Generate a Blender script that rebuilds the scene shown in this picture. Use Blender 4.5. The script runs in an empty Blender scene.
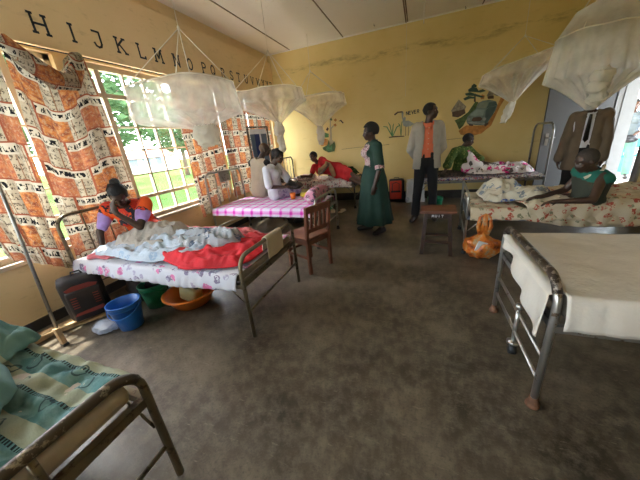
import bpy, bmesh, math, random
from mathutils import Vector, Matrix, noise
random.seed(7)
PI = math.pi
SC = bpy.context.scene
COL = SC.collection
V = Vector
SKY, SUN, EXPO = 1.0, 5.0, 1.65

# ------------------------------------------------------------------ tagging
def tag(o, label=None, cat=None, group=None, kind=None):
    if label: o['label'] = label
    if cat: o['category'] = cat
    if group: o['group'] = group
    if kind: o['kind'] = kind
    return o

def thing(name, label, cat, loc=(0, 0, 0), rz=0.0, group=None):
    o = bpy.data.objects.new(name, None); COL.objects.link(o)
    o.empty_display_size = 0.1
    o.location = loc; o.rotation_euler = (0, 0, rz)
    return tag(o, label, cat, group)

def obj(name, bm, mat, parent=None, smooth=True, label=None):
    me = bpy.data.meshes.new(name)
    if isinstance(bm, tuple):
        me.from_pydata(bm[0], [], bm[1])
    else:
        bmesh.ops.recalc_face_normals(bm, faces=bm.faces[:])
        bm.to_mesh(me); bm.free()
    if mat is not None: me.materials.append(mat)
    o = bpy.data.objects.new(name, me); COL.objects.link(o)
    if parent is not None: o.parent = parent
    if smooth:
        me.polygons.foreach_set('use_smooth', [True] * len(me.polygons))
    if label: o['label'] = label
    me.update()
    return o

def crease(o, ang=40):
    m = o.modifiers.new('edges', 'EDGE_SPLIT'); m.split_angle = math.radians(ang); return o

def copy_tree(o, parent=None):
    c = o.copy(); COL.objects.link(c); c.parent = parent
    for ch in o.children: copy_tree(ch, c)
    return c

# ------------------------------------------------------------------ bmesh shapes
def NB(): return bmesh.new()

def box(bm, c, s, rot=None, bev=0.0):
    b = bmesh.new()
    bmesh.ops.create_cube(b, size=1)
    for v in b.verts: v.co = V((v.co.x * s[0], v.co.y * s[1], v.co.z * s[2]))
    if bev > 0:
        bmesh.ops.bevel(b, geom=b.edges[:], offset=bev, segments=2, profile=.6, affect='EDGES')
    R = rot if rot is not None else Matrix.Identity(3)
    for v in b.verts: v.co = R @ v.co + V(c)
    merge(bm, b)

def merge(bm, b):
    vs = [bm.verts.new(v.co) for v in b.verts]
    b.verts.index_update()
    for f in b.faces:
        try: bm.faces.new([vs[v.index] for v in f.verts])
        except ValueError: pass
    b.free()

def rz(a): return Matrix.Rotation(a, 3, 'Z')

def frame_of(d):
    d = d.normalized()
    a = V((0, 0, 1)) if abs(d.z) < .9 else V((1, 0, 0))
    x = d.cross(a).normalized(); y = d.cross(x).normalized()
    return x, y

def tube(bm, pts, r, seg=10, caps=True, closed=False):
    pts = [V(p) for p in pts]; n = len(pts)
    rr = r if isinstance(r, (list, tuple)) else [r] * n
    rings = []; px = None
    for i, p in enumerate(pts):
        a = pts[i - 1] if i > 0 else (pts[-1] if closed else p)
        b = pts[(i + 1) % n] if (i < n - 1 or closed) else p
        d = (b - a)
        if d.length < 1e-9: d = V((0, 0, 1))
        d.normalize()
        if px is None: x, y = frame_of(d)
        else:
            x = px - d * px.dot(d)
            if x.length < 1e-5: x, y = frame_of(d)
            x.normalize(); y = d.cross(x)
        px = x
        rings.append([bm.verts.new(p + (x * math.cos(2 * PI * k / seg) + y * math.sin(2 * PI * k / seg)) * rr[i]) for k in range(seg)])
    m = n if closed else n - 1
    for i in range(m):
        A, B = rings[i], rings[(i + 1) % n]
        for k in range(seg):
            bm.faces.new([A[k], A[(k + 1) % seg], B[(k + 1) % seg], B[k]])
    if caps and not closed:
        bm.faces.new(rings[0][::-1]); bm.faces.new(rings[-1])

def cyl(bm, a, b, r0, r1=None, seg=16):
    tube(bm, [a, b], [r0, r0 if r1 is None else r1], seg)

def lathe(bm, prof, c=(0, 0, 0), seg=28, sx=1.0, sy=1.0):
    c = V(c); rings = []
    for (r, z) in prof:
        rings.append([bm.verts.new(c + V((r * sx * math.cos(2 * PI * k / seg), r * sy * math.sin(2 * PI * k / seg), z))) for k in range(seg)])
    for i in range(len(prof) - 1):
        for k in range(seg):
            bm.faces.new([rings[i][k], rings[i][(k + 1) % seg], rings[i + 1][(k + 1) % seg], rings[i + 1][k]])
    return rings

def ellip(bm, c, r, rot=None, seg=16, rings=10):
    b = bmesh.new(); bmesh.ops.create_uvsphere(b, u_segments=seg, v_segments=rings, radius=1)
    R = rot if rot is not None else Matrix.Identity(3)
    for v in b.verts: v.co = R @ V((v.co.x * r[0], v.co.y * r[1], v.co.z * r[2])) + V(c)
    merge(bm, b)

def capsule(bm, a, b, ra, rb, seg=12):
    a, b = V(a), V(b); d = b - a
    if d.length < 1e-6: ellip(bm, a, (ra, ra, ra)); return
    L = d.length; d = d / L
    pts, rs = [], []
    for t in (-1, -.92, -.7, -.38): pts.append(a + d * ra * t); rs.append(max(ra * math.sqrt(max(0, 1 - t * t)), ra * .05))
    pts.append(a); rs.append(ra); pts.append(b); rs.append(rb)
    for t in (.38, .7, .92, 1): pts.append(b + d * rb * t); rs.append(max(rb * math.sqrt(max(0, 1 - t * t)), rb * .05))
    tube(bm, pts, rs, seg)

def prism(bm, poly, fn, t0, t1):
    """poly 2D list -> solid between offsets t0,t1; fn(u,v,t)->Vector"""
    A = [bm.verts.new(fn(u, v, t0)) for u, v in poly]
    B = [bm.verts.new(fn(u, v, t1)) for u, v in poly]
    bm.faces.new(A[::-1]); bm.faces.new(B)
    n = len(poly)
    for i in range(n): bm.faces.new([A[i], A[(i + 1) % n], B[(i + 1) % n], B[i]])

def grid(nu, nv, fn, uvfn=None):
    """returns mesh data tuple + uv list"""
    vs = [fn(i / nu, j / nv) for j in range(nv + 1) for i in range(nu + 1)]
    fs = [(j * (nu + 1) + i, j * (nu + 1) + i + 1, (j + 1) * (nu + 1) + i + 1, (j + 1) * (nu + 1) + i) for j in range(nv) for i in range(nu)]
    return vs, fs

def cloth(name, nu, nv, fn, mat, parent=None, uv=None, thick=0.004, keep=None):
    vs, fs = grid(nu, nv, fn)
    if keep:
        fs = [f for f in fs if keep((f[0] % (nu + 1) + .5) / nu, (f[0] // (nu + 1) + .5) / nv)]
    o = obj(name, (vs, fs), mat, parent)
    me = o.data
    if uv:
        l = me.uv_layers.new(name='UVMap')
        for lp in me.loops:
            k = lp.vertex_index
            l.data[lp.index].uv = uv((k % (nu + 1)) / nu, (k // (nu + 1)) / nv)
    if thick:
        m = o.modifiers.new('thick', 'SOLIDIFY'); m.thickness = thick; m.offset = 0
    return o

def fbm(x, y, z=0.0, o=3):
    s = 0; a = 1
    for k in range(o):
        s += a * noise.noise(V((x, y, z + k * 7.3))); x *= 2.03; y *= 2.03; a *= .5
    return s

def sst(a, b, x):
    t = min(1, max(0, (x - a) / (b - a))); return t * t * (3 - 2 * t)

# ------------------------------------------------------------------ materials
class NT:
    def __init__(s, name):
        s.m = bpy.data.materials.new(name); s.m.use_nodes = True
        s.t = s.m.node_tree; s.t.nodes.clear()
        s.out = s.n('ShaderNodeOutputMaterial')
    def n(s, t, **k):
        x = s.t.nodes.new(t)
        for a, b in k.items(): setattr(x, a, b)
        return x
    def l(s, a, b): s.t.links.new(a, b)
    def val(s, sock, v):
        if hasattr(v, 'is_output'): s.l(v, sock)
        else: sock.default_value = v
    def math(s, op, a, b=0.0, c=None):
        x = s.n('ShaderNodeMath', operation=op)
        s.val(x.inputs[0], a); s.val(x.inputs[1], b)
        if c is not None: s.val(x.inputs[2], c)
        return x.outputs[0]
    def mix(s, f, a, b):
        x = s.n('ShaderNodeMix', data_type='RGBA')
        s.val(x.inputs[0], f)
        for i, c in ((6, a), (7, b)):
            if hasattr(c, 'is_output'): s.l(c, x.inputs[i])
            else: x.inputs[i].default_value = (*c, 1)
        return x.outputs[2]
    def obj(s, sc=(1, 1, 1), which='Object', rot=(0, 0, 0)):
        tc = s.n('ShaderNodeTexCoord'); mp = s.n('ShaderNodeMapping')
        mp.inputs['Scale'].default_value = sc; mp.inputs['Rotation'].default_value = rot
        s.l(tc.outputs[which], mp.inputs[0]); return mp.outputs[0]
    def noise(s, vec, scale, detail=3, rough=.55):
        x = s.n('ShaderNodeTexNoise'); s.l(vec, x.inputs['Vector'])
        x.inputs['Scale'].default_value = scale; x.inputs['Detail'].default_value = detail
        x.inputs['Roughness'].default_value = rough
        return x.outputs[0]
    def vor(s, vec, scale, feature='F1', out='Distance'):
        x = s.n('ShaderNodeTexVoronoi', feature=feature); s.l(vec, x.inputs['Vector'])
        x.inputs['Scale'].default_value = scale
        return x
    def ramp(s, f, stops, interp='LINEAR'):
        x = s.n('ShaderNodeValToRGB'); s.val(x.inputs[0], f); r = x.color_ramp; r.interpolation = interp
        while len(r.elements) < len(stops): r.elements.new(.5)
        for e, (p, c) in zip(r.elements, stops):
            e.position = p; e.color = (*c, 1) if len(c) == 3 else c
        return x.outputs[0]
    def step(s, x, t): return s.math('GREATER_THAN', x, t)
    def band(s, x, a, b):
        return s.math('MULTIPLY', s.math('GREATER_THAN', x, a), s.math('LESS_THAN', x, b))
    def bsdf(s, col, rough=.7, metal=0.0, bump=None, bstr=.3, trans=0.0, spec=.5, sheen=0, bdist=.01):
        p = s.n('ShaderNodeBsdfPrincipled')
        if hasattr(col, 'is_output'): s.l(col, p.inputs['Base Color'])
        else: p.inputs['Base Color'].default_value = (*col, 1)
        s.val(p.inputs['Roughness'], rough); p.inputs['Metallic'].default_value = metal
        p.inputs['Specular IOR Level'].default_value = spec
        if bump is not None:
            b = s.n('ShaderNodeBump'); b.inputs['Strength'].default_value = bstr; b.inputs['Distance'].default_value = bdist
            s.l(bump, b.inputs['Height']); s.l(b.outputs[0], p.inputs['Normal'])
        sh = p.outputs[0]
        if trans > 0:
            tr = s.n('ShaderNodeBsdfTranslucent'); mx = s.n('ShaderNodeMixShader'); mx.inputs[0].default_value = trans
            if hasattr(col, 'is_output'): s.l(col, tr.inputs[0])
            else: tr.inputs[0].default_value = (*col, 1)
            s.l(sh, mx.inputs[1]); s.l(tr.outputs[0], mx.inputs[2]); sh = mx.outputs[0]
        s.l(sh, s.out.inputs[0]); return s.m

def lin(r, g, b):
    f = lambda c: (c / 255 / 12.92) if c / 255 <= .04045 else ((c / 255 + .055) / 1.055) ** 2.4
    return (f(r), f(g), f(b))

def simple(name, c, rough=.7, metal=0, var=.12, scale=8, bstr=.15, bscale=40, trans=0, spec=.5):
    k = NT(name); v = k.obj()
    n = k.noise(v, scale)
    lo = tuple(x * (1 - var) for x in c); hi = tuple(min(1, x * (1 + var)) for x in c)
    col = k.ramp(n, [(.3, lo), (.7, hi)])
    return k.bsdf(col, rough, metal, k.noise(v, bscale, 2), bstr, trans, spec)

def worn(name, c, c2, thr=.58, scale=14, rough=.45, metal=.5):
    k = NT(name); v = k.obj(); n = k.noise(v, scale, 5, .7)
    col = k.mix(k.math('MULTIPLY', k.math('SUBTRACT', n, thr - .03), 16.0), c, c2)
    f = k.t.nodes[-1]
    for nd in k.t.nodes:
        if nd.type == 'MIX': nd.clamp_factor = True
    return k.bsdf(col, rough, metal, n, .1)

def floral(name, base, cols, scale=9, size=.28, dens=.55, trans=0, rough=.85, uv=False, wr=.25):
    k = NT(name); v = k.obj(which='UV' if uv else 'Object')
    nn = k.n('ShaderNodeTexNoise'); k.l(v, nn.inputs['Vector']); nn.inputs['Scale'].default_value = scale * 2.2
    mx = k.n('ShaderNodeMix', data_type='RGBA', blend_type='LINEAR_LIGHT'); mx.inputs[0].default_value = .035
    k.l(v, mx.inputs[6]); k.l(nn.outputs[1], mx.inputs[7]); vv = mx.outputs[2]
    col = k.mix(k.noise(v, 5), tuple(x * .92 for x in base), base)
    for i, c in enumerate(cols):
        mp = k.n('ShaderNodeMapping'); mp.inputs['Location'].default_value = (i * 3.3, i * 1.7, i * 2.1); k.l(vv, mp.inputs[0])
        vo = k.vor(mp.outputs[0], scale * (1 + .3 * i))
        sep = k.n('ShaderNodeSeparateColor'); k.l(vo.outputs['Color'], sep.inputs[0])
        m = k.math('MULTIPLY', k.math('LESS_THAN', vo.outputs['Distance'], size), k.math('LESS_THAN', sep.outputs[0], dens))
        pet = k.noise(mp.outputs[0], scale * 5, 2)
        m = k.math('MULTIPLY', m, k.math('GREATER_THAN', pet, .43))
        col = k.mix(m, col, c)
    return k.bsdf(col, rough, 0, k.noise(v, 60, 2), wr, trans, .2)

MAT = {}
def build_mats():
    # wall
    def wall(name, c, c2, zdark=True):
        k = NT(name); v = k.obj(which='Object')
        n1 = k.noise(v, 1.1, 5, .6); n2 = k.noise(k.obj((1, 1, 2.5)), 6, 5, .65); n3 = k.noise(v, 45, 3)
        col = k.mix(k.ramp(n1, [(.35, (0, 0, 0)), (.7, (1, 1, 1))]), c, c2)
        st = k.ramp(n2, [(.58, (0, 0, 0)), (.75, (.55, .55, .55))])
        col = k.mix(st, col, tuple(x * .62 for x in c))
        return k.bsdf(col, .62, 0, n3, .25, spec=.3, bdist=.004)
    MAT['wall'] = wall('ochre wall paint', (.73, .54, .23), (.79, .61, .30))
    MAT['beam'] = wall('tan wall paint', (.73, .56, .31), (.78, .61, .36))
    # wall with water stain line near the top
    k = NT('ochre wall with stain'); v = k.obj()
    sp = k.n('ShaderNodeSeparateXYZ'); k.l(v, sp.inputs[0])
    n1 = k.noise(v, 1.0, 5, .6); n2 = k.noise(k.obj((.6, 1, 2.2)), 5, 5, .7)
    col = k.mix(k.ramp(n1, [(.35, (0, 0, 0)), (.7, (1, 1, 1))]), (.72, .545, .215), (.78, .615, .28))
    zz = k.math('ADD', sp.outputs[2], k.math('MULTIPLY', k.math('SUBTRACT', k.noise(k.obj((1, 1, .3)), 1.4, 4), .5), .35))
    bandm = k.math('SUBTRACT', 1.0, k.math('MULTIPLY', k.math('ABSOLUTE', k.math('SUBTRACT', zz, 2.92)), 9.0))
    m = k.math('MULTIPLY', k.math('MAXIMUM', bandm, 0.0), k.ramp(n2, [(.48, (0, 0, 0)), (.62, (1, 1, 1))]))
    col = k.mix(k.math('MULTIPLY', m, .55), col, (.22, .14, .05))
    st = k.ramp(n2, [(.6, (0, 0, 0)), (.78, (.4, .4, .4))]); col = k.mix(st, col, (.36, .23, .08))
    MAT['wallback'] = k.bsdf(col, .6, 0, k.noise(v, 45, 3), .25, spec=.3, bdist=.004)
    # floor
    k = NT('polished worn concrete'); v = k.obj()
    n1 = k.noise(v, .9, 6, .62); n2 = k.noise(v, 13, 8, .78); n3 = k.noise(v, 60, 4, .75)
    col = k.ramp(k.noise(v, 1.6, 8, .68), [(.36, (.036, .028, .019)), (.5, (.088, .070, .048)), (.64, (.19, .157, .114))])
    col = k.mix(k.ramp(n2, [(.44, (0, 0, 0)), (.66, (.7, .7, .7))]), col, (.20, .168, .125))
    col = k.mix(k.ramp(n3, [(.5, (0, 0, 0)), (.72, (.7, .7, .7))]), col, (.05, .04, .03))
    sc = k.noise(k.obj((1, 6, 1), rot=(0, 0, .5)), 9, 5, .8)
    col = k.mix(k.ramp(sc, [(.60, (0, 0, 0)), (.70, (.45, .45, .45))]), col, (.36, .32, .25))
    vo = k.vor(v, 2.3); pit = k.math('LESS_THAN', vo.outputs['Distance'], .028)
    col = k.mix(k.math('MULTIPLY', pit, .7), col, (.07, .045, .03))
    ro = k.math('ADD', .22, k.math('MULTIPLY', n2, .3))
    MAT['floor'] = k.bsdf(col, ro, 0, n3, .18, spec=.5, bdist=.004)
    # ceiling
    k = NT('painted ceiling board'); v = k.obj()
    n1 = k.noise(v, 1.2, 4); n2 = k.noise(v, 9, 5, .7)
    col = k.mix(n1, (.78, .73, .65), (.86, .82, .75))
    col = k.mix(k.ramp(n2, [(.62, (0, 0, 0)), (.8, (.5, .5, .5))]), col, (.45, .36, .25))
    MAT['ceiling'] = k.bsdf(col, .8, 0, k.noise(v, 30), .1, spec=.2)
    MAT['plinth'] = simple('black plinth paint', (.035, .03, .025), .5, scale=5, var=.4)
    MAT['frame'] = simple('beige window paint', (.56, .47, .34), .5, var=.1)
    MAT['doorpaint'] = simple('grey door paint', (.105, .103, .10), .6, var=.06, scale=3)
    MAT['jamb'] = simple('white jamb paint', (.30, .29, .27), .5, var=.06)
    MAT['batten'] = simple('dark ceiling batten', (.20, .15, .10), .7)
    MAT['black'] = simple('black paint', (.015, .02, .03), .6)
    MAT['letter'] = simple('dark blue black letter paint', (.012, .02, .03), .6)
    MAT['wood'] = simple('red brown varnished wood', (.145, .05, .025), .4, var=.3, scale=12, bstr=.05)
    MAT['darkwood'] = simple('dark brown varnished wood', (.035, .015, .009), .35, var=.3, scale=12, bstr=.05)
    MAT['palewood'] = simple('rough pale timber', (.50, .34, .18), .8, var=.35, scale=14)
    MAT['greymetal'] = worn('worn grey steel tube', (.30, .29, .27), (.11, .075, .05), .60, 18, .38, .7)
    MAT['brownmetal'] = worn('chipped brown painted tube', (.085, .065, .045), (.34, .29, .22), .57, 22, .42, .35)
    MAT['darkrail'] = worn('dark chipped top rail', (.045, .032, .025), (.28, .24, .2), .56, 26, .35, .4)
    MAT['olivemetal'] = worn('olive brown steel', (.20, .165, .105), (.075, .05, .032), .58, 20, .36, .5)
    MAT['chrome'] = worn('dull steel', (.50, .49, .47), (.22, .16, .11), .62, 20, .3, .85)
    MAT['rust'] = simple('rusty brown foot', (.16, .075, .04), .8, var=.4, scale=25)
    MAT['rubber'] = simple('black rubber', (.02, .02, .02), .5)
    MAT['whitesheet'] = simple('plain off white sheet', (.70, .66, .59), .9, var=.07, scale=3, bstr=.25)
    MAT['mattress'] = simple('brown grey vinyl mattress', (.20, .165, .125), .5, var=.15)
    MAT['bluerail'] = simple('blue grey steel angle', (.16, .18, .22), .5, .3)
    MAT['white'] = simple('white cloth', (.75, .76, .78), .85, var=.08)
    MAT['paper'] = simple('cream cloth strip', (.63, .55, .42), .85, var=.05, trans=.1)
    MAT['string'] = simple('white cotton string', (.72, .68, .58), .8)
    MAT['yellow'] = simple('yellow plastic', (.78, .60, .07), .5)
    MAT['cream'] = simple('cream plastic jug', (.62, .58, .30), .5)
    MAT['blue'] = simple('blue plastic', (.02, .16, .58), .3, var=.06)
    MAT['green'] = simple('green plastic', (.01, .27, .13), .35, var=.08)
    MAT['orange'] = simple('orange plastic', (.85, .22, .03), .35, var=.06)
    MAT['teal'] = simple('teal plastic', (.02, .50, .45), .4)
    MAT['skin'] = simple('dark brown skin', (.060, .031, .020), .42, var=.12, scale=10, bstr=.03)
    MAT['skin2'] = simple('brown skin', (.115, .056, .034), .45, var=.12, scale=10, bstr=.03)
    MAT['hair'] = simple('black hair', (.010, .009, .009), .75, var=.3, bscale=120, bstr=.6)
    MAT['greyhair'] = simple('dark greying cropped hair', (.055, .042, .034), .9, var=.3, bscale=120, bstr=.6)
    MAT['eye'] = simple('eye', (.30, .27, .24), .2, bstr=0)
    MAT['shoe'] = simple('black leather shoe', (.018, .014, .012), .35)
    MAT['greendress'] = simple('dark green dress', (.010, .042, .030), .8, var=.12)
    MAT['trousers'] = simple('black trousers', (.010, .010, .012), .85)
    MAT['blazer'] = simple('light grey blazer', (.40, .365, .31), .85, var=.07)
    MAT['salmon'] = simple('salmon shirt', (.80, .20, .10), .8, var=.06)
    MAT['brownsuit'] = simple('brown suit jacket', (.155, .115, .078), .85)
    MAT['vest'] = simple('beige waistcoat', (.46, .40, .31), .85, var=.06)
    MAT['whiteblouse'] = simple('white blouse', (.68, .70, .76), .85, var=.05)
    MAT['red'] = simple('red cotton', (.60, .02, .028), .8, var=.2, scale=5)
    MAT['tanwrap'] = simple('tan wrap cloth', (.33, .19, .09), .85, var=.2)
    MAT['graytop'] = simple('grey top', (.12, .15, .17), .85)
    MAT['greenpants'] = simple('grey green trousers', (.12, .27, .21), .85)
    MAT['tealvest'] = simple('teal green collar cloth', (.008, .12, .085), .85)
    MAT['olivevest'] = simple('dark olive knitted vest', (.045, .05, .035), .95, bscale=90, bstr=.5)
    MAT['purple'] = simple('pale purple satin', (.42, .28, .70), .4, var=.25, scale=14)
    MAT['greyblanket'] = simple('pale grey brown blanket', (.40, .37, .33), .95, var=.12, scale=4, bstr=.4)
    MAT['bluesheet'] = floral('pale blue sheet', (.52, .61, .72), [(.34, .46, .62), (.50, .50, .56)], 8, .3, .5)
    MAT['lilyfloral'] = floral('white sheet with mauve flowers', (.66, .68, .76), [(.72, .22, .45), (.25, .22, .33), (.42, .40, .55)], 8, .34, .6)
    MAT['redblanket'] = simple('red blanket', (.60, .018, .03), .85, var=.3, scale=4, bstr=.3)
    MAT['pinkblanket'] = simple('pink blanket', (.62, .17, .20), .9, var=.2, scale=5)
    MAT['creamfloral'] = floral('cream sheet with rust flowers', (.60, .52, .38), [(.42, .09, .06), (.22, .22, .14), (.45, .16, .12)], 11, .30, .5)
    MAT['greyfloral'] = floral('grey blue patterned cloth', (.36, .38, .41), [(.10, .14, .22), (.55, .58, .62)], 9, .4, .6)
    MAT['bluefloral'] = floral('cream cloth with blue flowers', (.62, .58, .47), [(.05, .12, .42), (.22, .26, .30)], 8, .4, .6)
    MAT['pinkfloral'] = floral('white cloth with magenta flowers', (.70, .63, .60), [(.62, .03, .20), (.10, .08, .07)], 6, .42, .55)
    MAT['dotted'] = floral('red black dotted sheet', (.55, .50, .46), [(.35, .03, .05), (.04, .03, .03), (.08, .10, .30)], 20, .42, .75)
    MAT['orangedress'] = floral('orange red dress print', (.86, .12, .025), [(.03, .03, .04), (.62, .05, .03)], 6, .52, .75)
    MAT['bodice'] = floral('pink black floral bodice', (.56, .42, .42), [(.05, .03, .04), (.40, .08, .16)], 26, .38, .7)
    MAT['greenprint'] = floral('green print blouse', (.06, .10, .022), [(.03, .05, .01), (.20, .22, .06)], 18, .4, .6)
    MAT['darkwrap'] = floral('dark brown patterned cloth', (.045, .035, .028), [(.01, .01, .01), (.14, .08, .06)], 14, .4, .6)
    MAT['greenwrap'] = floral('dark green patterned cloth', (.03, .08, .03), [(.01, .02, .01), (.09, .14, .05)], 14, .4, .6)
    MAT['skirtprint'] = floral('lilac print skirt', (.45, .40, .55), [(.20, .14, .30), (.60, .55, .62)], 14, .4, .6)
    MAT['pillowprint'] = floral('black pink dotted pillow', (.64, .56, .52), [(.10, .03, .05), (.45, .12, .15)], 16, .36, .65)
    MAT['pinkpillow'] = floral('pink grey pillow', (.70, .30, .42), [(.14, .12, .16), (.70, .60, .62)], 12, .4, .6)
    # striped white sack
    MAT['sack'] = floral('white woven sack', (.62, .64, .66), [(.34, .38, .44)], 6, .3, .4)
    # plaid (UV metres)
    k = NT('pink plaid sheet'); v = k.obj(which='UV'); sp = k.n('ShaderNodeSeparateXYZ'); k.l(v, sp.inputs[0])
    fu = k.math('FRACT', k.math('DIVIDE', sp.outputs[0], .165)); fv = k.math('FRACT', k.math('DIVIDE', sp.outputs[1], .165))
    a = k.band(fu, .0, .30); b = k.band(fv, .0, .30)
    a2 = k.band(fu, .12, .22); b2 = k.band(fv, .12, .22)
    f = k.math('MULTIPLY', k.math('ADD', k.math('ADD', a, b), k.math('MULTIPLY', k.math('ADD', a2, b2), .5)), .333)
    col = k.ramp(f, [(0, (.74, .70, .84)), (.33, (.76, .42, .72)), (.55, (.74, .18, .62)), (.8, (.74, .05, .50)), (1, (.6, .03, .42))])
    MAT['plaid'] = k.bsdf(col, .85, 0, k.noise(v, 40), .15, spec=.2)
    # teal printed bedcover
    k = NT('teal printed bedcover'); v = k.obj(which='UV'); sp = k.n('ShaderNodeSeparateXYZ'); k.l(v, sp.inputs[0])
    fv = k.math('FRACT', k.math('DIVIDE', sp.outputs[1], .34))
    base = k.mix(k.ramp(k.noise(v, 5, 3), [(.4, (0, 0, 0)), (.62, (1, 1, 1))]), (.075, .19, .19), (.19, .33, .32))
    pale = k.math('MULTIPLY', k.band(fv, .0, .42), 1.0)
    col = k.mix(pale, base, (.34, .37, .27))
    ck = k.math('MULTIPLY', k.band(fv, .42, .52), k.band(k.math('FRACT', k.math('DIVIDE', sp.outputs[0], .035)), 0, .55))
    col = k.mix(ck, col, (.02, .03, .03))
    vo = k.vor(v, 4.2); ring = k.band(vo.outputs['Distance'], .23, .29)
    col = k.mix(k.math('MULTIPLY', ring, .8), col, (.02, .05, .06))
    dots = k.vor(v, 26); dm = k.math('MULTIPLY', k.math('LESS_THAN', dots.outputs['Distance'], .22), k.math('LESS_THAN', vo.outputs['Distance'], .16))
    col = k.mix(dm, col, (.50, .52, .42))
    MAT['tealcover'] = k.bsdf(col, .85, 0, k.noise(v, 50), .25, spec=.25)
    MAT['teallight'] = floral('light teal blanket', (.17, .32, .33), [(.04, .09, .10), (.28, .42, .44)], 5, .3, .6)
    # curtains
    k = NT('printed curtain'); v = k.obj(which='UV'); sp = k.n('ShaderNodeSeparateXYZ'); k.l(v, sp.inputs[0])
    row = k.math('FLOOR', k.math('DIVIDE', sp.outputs[1], .295))
    uu = k.math('ADD', k.math('DIVIDE', sp.outputs[0], .39), k.math('MULTIPLY', row, .37))
    fu = k.math('FRACT', uu); fv = k.math('FRACT', k.math('DIVIDE', sp.outputs[1], .295))
    cellv = k.n('ShaderNodeCombineXYZ'); k.l(k.math('FLOOR', uu), cellv.inputs[0]); k.l(row, cellv.inputs[1])
    wn = k.n('ShaderNodeTexWhiteNoise', noise_dimensions='3D'); k.l(cellv.outputs[0], wn.inputs[0])
    rnd = wn.outputs[0]
    # newsprint columns
    news = k.noise(k.obj((1, .55, 1), 'UV'), 60, 3, .8)
    fnv = k.math('FRACT', k.math('DIVIDE', sp.outputs[1], .082)); 
    newsc = k.mix(k.math('MULTIPLY', k.math('GREATER_THAN', news, .53), k.band(fnv, .15, .85)), (.42, .36, .27), (.10, .075, .055))
    newsc = k.mix(k.band(k.math('FRACT', k.math('DIVIDE', sp.outputs[0], .115)), 0, .06), newsc, (.22, .12, .07))
    pn = k.noise(v, 20, 4, .65)
    panel = k.ramp(pn, [(.34, (.16, .05, .035)), (.46, (.32, .11, .05)), (.57, (.50, .19, .055)), (.72, (.50, .36, .20))])
    panel = k.mix(k.math('MULTIPLY', k.math('GREATER_THAN', rnd, .5), .5), panel, (.34, .12, .08))
    panel = k.mix(k.math('MULTIPLY', k.math('GREATER_THAN', news, .555), .5), panel, (.50, .38, .24))
    inp = k.math('LESS_THAN', fu, .55)
    col = k.mix(inp, newsc, panel)
    scr = k.noise(k.obj((1, .30, 1), 'UV'), 42, 3, .7)
    labc = k.mix(k.math('MULTIPLY', k.math('GREATER_THAN', scr, .50), k.band(fv, .76, .93)), (.52, .47, .38), (.012, .012, .015))
    lab = k.math('MULTIPLY', k.math('LESS_THAN', fu, .80), k.math('GREATER_THAN', fv, .70))
    col = k.mix(lab, col, labc)
    bd = k.math('MAXIMUM', k.math('LESS_THAN', fv, .045), k.math('LESS_THAN', fu, .035))
    col = k.mix(bd, col, (.26, .075, .04))
    MAT['curtain'] = k.bsdf(col, .85, 0, None, 0, trans=.25, spec=.1)
    for nm_, a0, a1 in (('net', .28, .52), ('net2', .45, .72)):
        # net
        k = NT('white mosquito netting')
        tr = k.n('ShaderNodeBsdfTransparent'); df = k.n('ShaderNodeBsdfDiffuse'); tl = k.n('ShaderNodeBsdfTranslucent')
        for x in (df, tl): x.inputs[0].default_value = (.93, .91, .86, 1)
        a = k.n('ShaderNodeMixShader'); a.inputs[0].default_value = .5; k.l(df.outputs[0], a.inputs[1]); k.l(tl.outputs[0], a.inputs[2])
        b = k.n('ShaderNodeMixShader'); nz = k.noise(k.obj(), 5, 4, .6)
        k.l(k.ramp(nz, [(.3, (a0, a0, a0)), (.7, (a1, a1, a1))]), b.inputs[0])
        k.l(tr.outputs[0], b.inputs[1]); k.l(a.outputs[0], b.inputs[2]); k.l(b.outputs[0], k.out.inputs[0])
        MAT[nm_] = k.m
    MAT['netdense'] = simple('bunched netting', (.82, .79, .71), .9, var=.1, trans=.5, bstr=.6)
    # glass
    k = NT('window glass'); tr = k.n('ShaderNodeBsdfTransparent'); gl = k.n('ShaderNodeBsdfGlossy'); gl.inputs[1].default_value = .05
    tr.inputs[0].default_value = (.95, .97, .97, 1)
    b = k.n('ShaderNodeMixShader'); b.inputs[0].default_value = .05
    k.l(tr.outputs[0], b.inputs[1]); k.l(gl.outputs[0], b.inputs[2]); k.l(b.outputs[0], k.out.inputs[0]); MAT['glass'] = k.m
    # clear plastic
    k = NT('clear plastic'); tr = k.n('ShaderNodeBsdfTransparent'); gl = k.n('ShaderNodeBsdfPrincipled'); gl.inputs['Base Color'].default_value = (.55, .62, .75, 1); gl.inputs['Roughness'].default_value = .2
    b = k.n('ShaderNodeMixShader'); b.inputs[0].default_value = .5
    k.l(tr.outputs[0], b.inputs[1]); k.l(gl.outputs[0], b.inputs[2]); k.l(b.outputs[0], k.out.inputs[0]); MAT['clear'] = k.m
    # orange carrier bag
    k = NT('orange plastic carrier'); v = k.obj(); n = k.noise(v, 9, 4, .6)
    col = k.ramp(n, [(.34, (.10, .03, .015)), (.44, (.62, .14, .02)), (.55, (.72, .26, .04)), (.62, (.60, .42, .25)), (.72, (.20, .04, .02))])
    MAT['carrier'] = k.bsdf(col, .35, 0, k.noise(v, 25), .5, trans=.15)
    # outside
    k = NT('lawn'); v = k.obj(); n = k.noise(v, .5, 5, .7)
    MAT['grass'] = k.bsdf(k.ramp(n, [(.3, (.045, .085, .02)), (.7, (.075, .125, .036))]), .95, 0, k.noise(v, 20), .4, spec=0)
    k = NT('tree leaves'); v = k.obj(); n = k.noise(v, 2.5, 5, .7)
    MAT['leaves'] = k.bsdf(k.ramp(n, [(.3, (.05, .095, .04)), (.7, (.12, .20, .09))]), .9, 0, None, 0, trans=.25, spec=0)
    MAT['bark'] = simple('bark', (.13, .09, .06), .9)
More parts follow.
